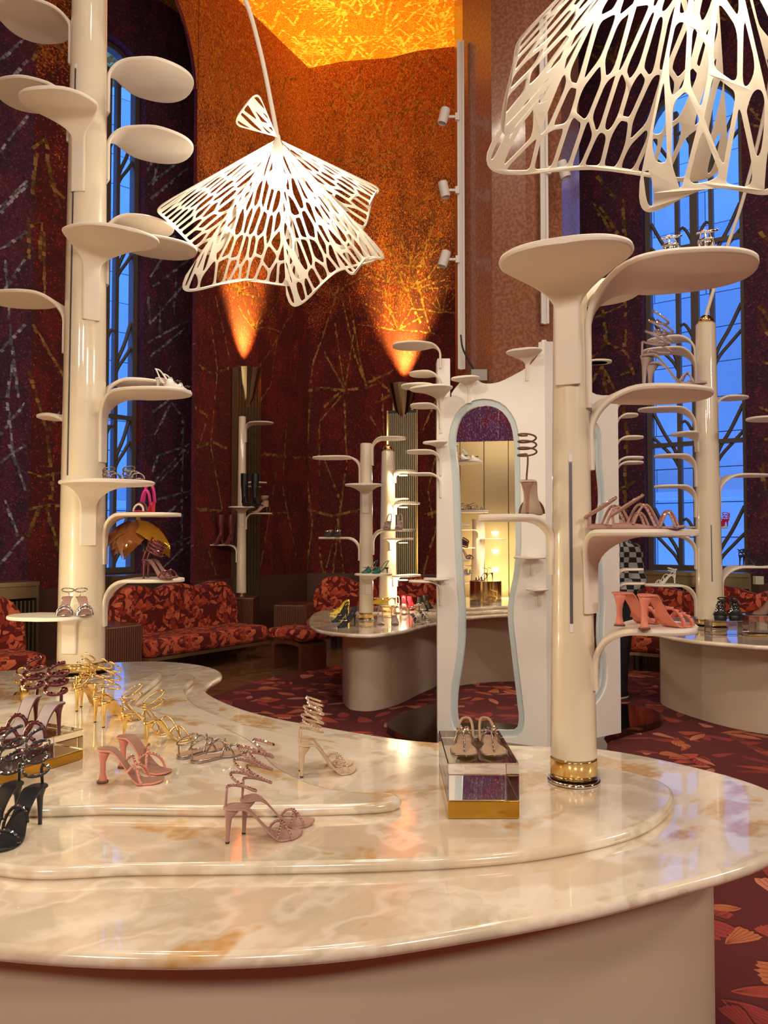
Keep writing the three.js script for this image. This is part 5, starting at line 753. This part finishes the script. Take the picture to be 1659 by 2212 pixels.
pair({ ...far, name: 'slingback_shoe', len: 0.2, H: 0.09, upper: K.rose, kind: 'slingback', straps: [{ t: 'sling', y: 0.07, r: 0.005 }] }, T0, [[858, 1322, 860, 1332], [872, 1324, 875, 1333]], ['rose slingback between the red pumps and lilac slingbacks, left shoe', 'rose slingback between the red pumps and lilac slingbacks, right shoe'], 'rose slingbacks');
pair({ ...far, name: 'pump_shoe', len: 0.22, H: 0.1, toe: 'point', upper: K.black, kind: 'pump' }, T0, [[905, 1322, 926, 1318], [914, 1317, 934, 1314]], ['black pump at back of oval table near the stand, near shoe', 'black pump at back of oval table near the stand, far shoe'], 'black pumps');
{ const p = onLevel(838, 1330, T0), t = thing('acrylic_riser', 'small clear riser under the yellow jewelled mules', 'display block', [p.x, T0 + 0.001, p.z]); part('riser', box(0.12, 0.11, 0.12, 0, 0.055, 0, 0.004), M.acrylic, t); part('riser_top', box(0.2, 0.008, 0.18, 0, 0.115, 0, 0.002), M.acrylic, t);
  const z = p.z; shelfPair({ ...far, name: 'mule_shoe', len: 0.21, H: 0.06, toe: 'point', upper: K.yellow, kind: 'mule', straps: [{ t: 'cluster', a: 0.7, h: 0.05, r2: 0.026 }] }, T0 + 0.121, [[840, z - 0.04, 810, z + 0.02], [856, z + 0.04, 826, z + 0.08]], ['yellow jewelled mule on the clear riser, left shoe', 'yellow jewelled mule on the clear riser, right shoe'], 'yellow jewelled mules'); }
// --- tree between the sofas
shelfPair({ ...far, name: 'tall_boot', len: 0.25, H: 0.05, upper: K.black, kind: 'boot', heel: 'block', shaft: 0.4, W: 0.085 }, hc(1096), [[546, ZC + 0.2, 562, ZC + 0.34], [526, ZC + 0.22, 532, ZC + 0.4]], ['tall black boot on the tree between the sofas, right boot', 'tall black boot on the tree between the sofas, left boot'], 'tall black boots', 'boot');
shelfPair({ ...far, name: 'tall_boot', len: 0.25, H: 0.07, upper: K.burg, kind: 'boot', heel: 'block', shaft: 0.34, W: 0.08 }, hc(1176), [[482, ZC + 0.02, 470, ZC + 0.14], [504, ZC + 0.02, 492, ZC + 0.14]], ['tall dark red boot on lower left shelf between the sofas, left boot', 'tall dark red boot on lower left shelf between the sofas, right boot'], 'dark red boots', 'boot');
shelfPair({ ...far, name: 'ankle_boot', len: 0.24, H: 0.08, upper: K.sand, soleMat: K.black, kind: 'boot', heel: 'block', shaft: 0.16, W: 0.08 }, hc(1108), [[580, ZC - 0.02, 555, ZC + 0.04]], ['beige ankle boot beside the tall black boots'], 'beige ankle boot', 'boot');
// --- right table and its tree
shelfPair({ ...far, name: 'lace_sandal', len: 0.21, H: 0.08, upper: K.white, straps: cage(K.white, null) }, hq(1262), [[1458, -6.95, 1408, -6.9]], ['white lace-up stiletto sandal on left shelf of right window tree'], 'white lace sandal');
shelfPair({ ...far, name: 'strappy_sandal', len: 0.22, H: 0.09, upper: K.black, straps: cage(K.black, null) }, hq(1222), [[1594, -6.95, 1652, -6.9], [1602, -7.05, 1660, -7.0]], ['black strappy stiletto on right shelf of right window tree, near shoe', 'black strappy stiletto on right shelf of right window tree, far shoe'], 'black strappy sandals');
shelfPair({ ...far, name: 'strappy_sandal', len: 0.2, H: 0.06, upper: K.red, straps: cage(K.red, null) }, hq(1136), [[1572, -7.2, 1560, -7.12]], ['small red strappy sandal on rear shelf of right window tree'], 'red sandal');
{ const p = onLevel(1572, 1374, T0), t = thing('acrylic_block', 'clear acrylic block under the black studded sandals', 'display block', [p.x, T0 + 0.001, p.z]); part('clear_body', box(0.25, 0.12, 0.16, 0, 0.06, -0.08, 0.003), M.acrylic, t);
  const st = [0.3, 0.42, 0.54, 0.66, 0.78].map((a) => ({ t: 'arch', a, b: a, h: 0.05 - a * 0.01, m: K.black, r: 0.006, cry: K.silver })); const z = p.z - 0.02;
  shelfPair({ ...far, name: 'studded_sandal', len: 0.21, H: 0.1, plat: 0.03, W: 0.1, upper: K.black, heel: 'block', straps: [...st, { t: 'ankle', y: 0.06, m: K.black, r: 0.006 }, { t: 'ankle', y: 0.03, m: K.black, r: 0.005 }], toe: 'square' }, T0 + 0.122, [[1556, z - 0.2, 1554, z], [1584, z - 0.2, 1584, z]], ['black studded platform sandal on the right table, left shoe', 'black studded platform sandal on the right table, right shoe'], 'black studded sandals');
  const q = onLevel(1664, 1376, T0), u = thing('acrylic_block', 'clear acrylic block with bright base at right picture edge', 'display block', [q.x, T0 + 0.001, q.z]); part('clear_body', box(0.34, 0.15, 0.2, 0, 0.095, -0.1, 0.003), M.acrylic, u); part('bright_base', box(0.34, 0.016, 0.2, 0, 0.009, -0.1, 0.002), M.brass, u);
  shelfPair({ ...far, name: 'ankle_boot', len: 0.26, H: 0.05, W: 0.1, upper: L(0.19, 0.1, 0.06, 0.6), kind: 'boot', heel: 'block', shaft: 0.12, straps: [{ t: 'cluster', a: 0.3, h: 0.13, m: beads, r2: 0.05, n: 40 }] }, T0 + 0.172, [[1684, q.z - 0.1, 1624, q.z - 0.06]], ['brown beaded ankle boot on the block at right picture edge'], 'brown beaded boot', 'boot');
}
{ const p = onDepth(1034, 812, -9.4), t = thing('junction_box', 'grey junction box with loose cable on the marble pier above the mirror stand', 'junction box', [p.x, p.y, p.z]); part('case', box(0.2, 0.14, 0.12, 0, 0, 0, 0.008), L(0.4, 0.38, 0.35, 0.6), t); part('cable', tube([V(-0.06, 0.07, 0.03), V(-0.14, 0.2, 0.05), V(-0.2, 0.34, 0.04), V(-0.22, 0.5, 0.02)], 0.012, 24, 6), M.darkMetal, t); }
{ // small sensor box and note on the right sill
  const p = onDepth(1638, 1250, -9.55); solo('paper_box', box(0.1, 0.1, 0.08, p.x, p.y - 0.02, p.z, 0.004), L(0.7, 0.66, 0.5, 0.7), 'small cream box standing on the right window sill', 'box'); }
{ // glossy amber ornament hung under a shelf of the left tree
  const z = -4.5, hs = hl(1108) - 0.021, x = at(298, z, 0).x, t = thing('hanging_petal_ornament', 'glossy amber and brown petal ornament hung under a left tree shelf', 'ornament', [x, hs, z]);
  part('hook', lathe([[0, -0.03], [0.02, -0.03], [0.012, 0], [0, 0]], 16), M.brass, t); part('stem', lathe([[0, -0.2], [0.016, -0.2], [0.02, -0.04], [0, -0.03]], 16).translate(0.05, 0, 0.03), M.darkMetal, t);
  const petal = (a, l, w, m, y0) => { const R = []; for (let i = 0; i <= 14; i++) { const u = i / 14, wd = w * Math.sin(Math.PI * Math.pow(u * 0.86 + 0.12, 0.8)), px = l * u, y = -0.15 * u * u, ring = []; for (let j = 0; j <= 8; j++) { const k = -1 + j / 4; ring.push(V(px, y - 0.06 * k * k + 0.008 * Math.sin(6 * k + u * 4), wd * k)); } R.push([...ring, ...ring.slice().reverse().map((q) => q.clone().add(V(0, -0.005, 0)))]); } const g = part('petal', loft(R), m, t); g.rotation.y = a; g.position.set(0, -0.02 + y0, 0); };
  petal(rad(-160), 0.22, 0.1, M.tortoise, 0); petal(rad(-25), 0.24, 0.1, M.amber, 0.002); petal(rad(-95), 0.2, 0.1, M.tortoise, -0.002); petal(rad(75), 0.2, 0.11, M.tortoise, 0.001); petal(rad(150), 0.22, 0.1, M.tortoise, 0.003);
}
// ------------------------------------------------------------------ what the mirror shows: brass alcove to the left of the viewpoint
const mirN = (() => { const d = [KB[0] - KA[0], KB[1] - KA[1]], l = Math.hypot(...d); return [-d[1] / l, d[0] / l]; })();
const flip = (v) => { const k = (v.x - KA[0]) * mirN[0] + (v.z - KA[1]) * mirN[1]; return V(v.x - 2 * k * mirN[0], v.y, v.z - 2 * k * mirN[1]); };
{
  const a = flip(at(940, -11.3, 0)), b = flip(at(1180, -11.0, 0)), dir = [(a.x - b.x), (a.z - b.z)], l = Math.hypot(...dir), ux = dir[0] / l, uz = dir[1] / l, c = [b.x - ux * 0.5, b.z - uz * 0.5], e = [a.x + ux * 0.7, a.z + uz * 0.7], w = [[c[0], c[1]], [e[0], e[1]]];
  const inward = (c[0] - KA[0]) * 0; const W = (() => { const th = Math.atan2(-(w[1][1] - w[0][1]), w[1][0] - w[0][0]), nz = [Math.sin(th), Math.cos(th)], mid = [(c[0] + e[0]) / 2, (c[1] + e[1]) / 2]; return (KA[0] - mid[0]) * nz[0] + (KA[1] - mid[1]) * nz[1] > 0 ? w : [w[1], w[0]]; })();
  const s = span(W), th = Math.atan2(-(W[1][1] - W[0][1]), W[1][0] - W[0][0]);
  struct('wall_alcove', along(wallGeo(0, s, [], 0.2), W), mosaic(s, CEIL, (u, h, n, q) => (q > 0.85 ? [170, 120, 160] : n > 0.1 ? [120, 40, 76] : [100, 50, 104]), Array.from({ length: 60 }, () => { const x = rl() * s, y = 2.9 + rl() * 2.4; return { p: [[x, y], [x + (rl() - 0.5) * 0.25, y + 0.5 + rl() * 0.6]], width: 0.014, kind: 'silver' }; }), 51));
  const t = thing('brass_screen', 'brushed brass panel screen reflected in the arched mirror', 'screen', [W[0][0], 0, W[0][1]], th), n = Math.round(s / 0.36);
  for (let i = 0; i < n; i++) part('panel', box(s / n - 0.008, 2.93, 0.03, s * (i + 0.5) / n, 1.48, 0.03 + 0.006 * (i % 2), 0.003), M.brassPanel, t);
  // glowing wavy tree
  const g = flip(at(1030, -10.3, 0)), y0 = T0 + 0.003, tr = thing('wavy_display_tree', 'lit wavy column with thin shelves reflected in the arched mirror', 'display stand', [g.x, y0, g.z]);
  const P = []; for (let i = 0; i <= 12; i++) { const y = i / 12 * 1.05; P.push(V(0.1 * Math.sin(y * 4.4 + 0.4) * (0.6 + y * 0.3), y, -0.08 * Math.sin(y * 4.4 + 0.4))); }
  part('trunk', tube(P, 0.085, 40, 14), M.cream, tr);
  for (const [h, az, re] of [[0.66, 60, 0.42], [0.42, 70, 0.5], [0.2, 55, 0.4], [0.9, 80, 0.5], [0.78, -120, 0.36]]) { const q = part('shelf', petalGeo({ L: re, W: 0.26, R: 0.06, D: 0.1, t: 0.014 }), M.shelf, tr); q.position.set(0, h, 0); q.rotation.y = rad(az + 60); }
  for (const [x, y, z] of [[0.2, 0.64, 0.12], [0.22, 0.4, 0.1], [0.2, 0.18, 0.12], [0.22, 0.88, 0.1]]) { part('shelf_light', lathe([[0, 0], [0.05, 0], [0.05, 0.008], [0, 0.008]], 20).translate(x, y - 0.012, z), M.glow, tr); const lp = new THREE.PointLight(C(1, 0.84, 0.52), 2.4, 0, 2); lp.name = 'shelf_lamp'; lp.position.set(x, y - 0.026, z); lp.castShadow = true; tr.add(lp); }
  const dr = flip(at(1045, -9.5, 0)), d = thing('brass_drum', 'polished brass drum under purple sandals, seen in the mirror', 'display block', [dr.x, TIER1 + 0.002, dr.z]); part('drum', lathe([[0, 0], [0.19, 0], [0.195, 0.005], [0.195, 0.235], [0.19, 0.24], [0, 0.24]], 48), M.brass, d);
  const st = [{ t: 'ankle', y: 0.06, r: 0.004 }, { t: 'arch', a: 0.6, b: 0.66, h: 0.05, r: 0.006 }, { t: 'arch', a: 0.82, b: 0.8, h: 0.04, r: 0.006 }], A = shoe({ name: 'purple_sandal', H: 0.1, upper: K.purple, straps: st, big: false }), B = shoe({ name: 'gold_wedge', H: 0.06, upper: K.gold, straps: [{ t: 'cluster', a: 0.5, h: 0.04, m: K.gold, r2: 0.05, n: 60 }, { t: 'ankle', y: 0.06, r: 0.006 }], heel: 'block', big: false }), h = TIER1 + 0.243;
  put(A, flip(at(1050, -9.45, h)), flip(at(1040, -9.45, h)), 'purple stiletto sandal on the brass drum in the mirror, left shoe', 'shoe', 'purple sandals', 0.9); put(A, flip(at(1062, -9.5, h)), flip(at(1052, -9.5, h)), 'purple stiletto sandal on the brass drum in the mirror, right shoe', 'shoe', 'purple sandals', 0.9);
  put(B, flip(at(1068, -8.9, TIER2 + 0.002)), flip(at(1050, -8.9, TIER2 + 0.002)), 'ornate gold shoe in front of the brass drum in the mirror', 'shoe', 'gold shoe in mirror', 1);
}
// ------------------------------------------------------------------ shopper behind the mirror stand
{
  const px = 1341, z = -7.6, p0 = at(px, z, 0), t = thing('person', 'person in black and white checked jacket and dark jeans behind the mirror stand', 'person', [p0.x, 0.012, z], rad(-150));
  // +x of the figure is forward
  const bones = {
    legs: [[[0.0, 0.92, 0.09], [0.02, 0.5, 0.1], 0.105, 0.075], [[0.02, 0.5, 0.1], [-0.03, 0.1, 0.1], 0.075, 0.062], [[0, 0.92, -0.09], [0.1, 0.5, -0.09], 0.105, 0.075], [[0.1, 0.5, -0.09], [0.12, 0.1, -0.09], 0.075, 0.062], [[0, 0.93, -0.05], [0, 0.93, 0.05], 0.13, 0.13]],
    torso: [[[0, 0.9, 0], [0, 1.15, 0], 0.17, 0.16], [[0, 1.15, 0], [0, 1.36, 0], 0.17, 0.15], [[0, 1.4, -0.14], [0, 1.4, 0.14], 0.085, 0.085], [[0, 1.39, 0.17], [0.02, 1.12, 0.24], 0.07, 0.062], [[0.02, 1.12, 0.24], [0.2, 1.0, 0.2], 0.06, 0.05], [[0, 1.39, -0.17], [0.02, 1.12, -0.24], 0.07, 0.062], [[0.02, 1.12, -0.24], [0.2, 1.0, -0.2], 0.06, 0.05], [[0, 1.42, 0], [0, 1.47, 0], 0.085, 0.08]],
    skin: [[[0, 1.44, 0], [0.015, 1.54, 0], 0.055, 0.05], [[0.02, 1.6, 0], [0.015, 1.66, 0], 0.082, 0.088], [[0.05, 1.56, 0], [0.06, 1.56, 0], 0.05, 0.05], [[0.105, 1.6, 0], [0.11, 1.585, 0], 0.012, 0.016], [[0.02, 1.61, 0.082], [0.015, 1.6, 0.084], 0.018, 0.014], [[0.02, 1.61, -0.082], [0.015, 1.6, -0.084], 0.018, 0.014]],
    hair: [[[-0.02, 1.66, 0], [-0.01, 1.69, 0], 0.098, 0.09], [[-0.05, 1.62, 0], [-0.05, 1.56, 0], 0.075, 0.055]],
  };
  for (const s of [-1, 1]) { bones.skin.push([[0.2, 1.0, 0.2 * s], [0.25, 0.97, 0.18 * s], 0.03, 0.036]); for (let f = 0; f < 4; f++) bones.skin.push([[0.26, 0.975 - f * 0.016, 0.175 * s], [0.33 - 0.006 * Math.abs(f - 1), 0.945 - f * 0.016, 0.15 * s], 0.0095, 0.008]); bones.skin.push([[0.235, 0.995, 0.17 * s], [0.28, 1.0, 0.135 * s], 0.011, 0.009]); }
  function body(list, res, k) {
    const lo = V(1e9, 1e9, 1e9), hi = V(-1e9, -1e9, -1e9); list.forEach(([a, b, r, q]) => { for (const [p, s] of [[a, r], [b, q]]) { const v = V(...p); lo.min(v.clone().subScalar(s + 0.04)); hi.max(v.clone().addScalar(s + 0.04)); } });
    const size = Math.max(hi.x - lo.x, hi.y - lo.y, hi.z - lo.z) / 2, mid = lo.clone().add(hi).multiplyScalar(0.5), mc = new MarchingCubes(res, new THREE.MeshBasicMaterial(), false, false, 120000); mc.isolation = 0;
    for (let zz = 0; zz < res; zz++) for (let yy = 0; yy < res; yy++) for (let xx = 0; xx < res; xx++) {
      const f = (i) => (i / res * 2 - 1) * size, p = V(f(xx), f(yy), f(zz)).add(mid); let d = 1e3;
      for (const [a, b, r, q] of list) { const A = V(...a), ab = V(...b).sub(A), h = clamp(p.clone().sub(A).dot(ab) / (ab.lengthSq() || 1), 0, 1), e = p.distanceTo(A.addScaledVector(ab, h)) - lerp(r, q, h), m = clamp(0.5 + 0.5 * (d - e) / k, 0, 1); d = lerp(d, e, m) - k * m * (1 - m); }
      mc.field[xx + yy * res + zz * res * res] = -d;
    }
    mc.update(); const n = mc.count, pos = Array.from(mc.positionArray.subarray(0, n * 3)).map((v, i) => v * size + [mid.x, mid.y, mid.z][i % 3]), uv = []; for (let i = 0; i < n; i++) { const x = pos[i * 3], y = pos[i * 3 + 1], zq = pos[i * 3 + 2]; uv.push(Math.atan2(zq, x) * 0.22, y); }
    const g = new THREE.BufferGeometry(); g.setAttribute('position', new THREE.Float32BufferAttribute(pos, 3)); g.setAttribute('normal', new THREE.Float32BufferAttribute(Array.from(mc.normalArray.subarray(0, n * 3)), 3)); g.setAttribute('uv', new THREE.Float32BufferAttribute(uv, 2)); const w = mergeVertices(g.deleteAttribute('normal'), 1e-4); w.computeVertexNormals(); return w;
  }
  part('body', body(bones.skin, 90, 0.012), M.skin, t); part('jeans', body(bones.legs, 60, 0.04), M.jeans, t); part('jacket', body(bones.torso, 60, 0.05), M.jacket, t); part('hair', body(bones.hair, 40, 0.03), M.hair, t);
  for (const [x, zz] of [[-0.05, 0.1], [0.1, -0.09]]) { part('shoe', loft([[0.012, 1], [0.05, 1], [0.085, 0.8], [0.11, 0.5]].map(([y, k]) => Array.from({ length: 18 }, (_, i) => { const a = i / 18 * 2 * Math.PI; return V(x + 0.06 + Math.cos(a) * 0.135 * k - (1 - k) * 0.07, y, zz + Math.sin(a) * 0.048 * k); }))), M.darkMetal, t); part('shoe_sole', loft([0, 0.02].map((y) => Array.from({ length: 18 }, (_, i) => { const a = i / 18 * 2 * Math.PI; return V(x + 0.06 + Math.cos(a) * 0.14, y, zz + Math.sin(a) * 0.05); }))), K.white, t); }
}
cast(scene);
renderer.render(scene, camera);
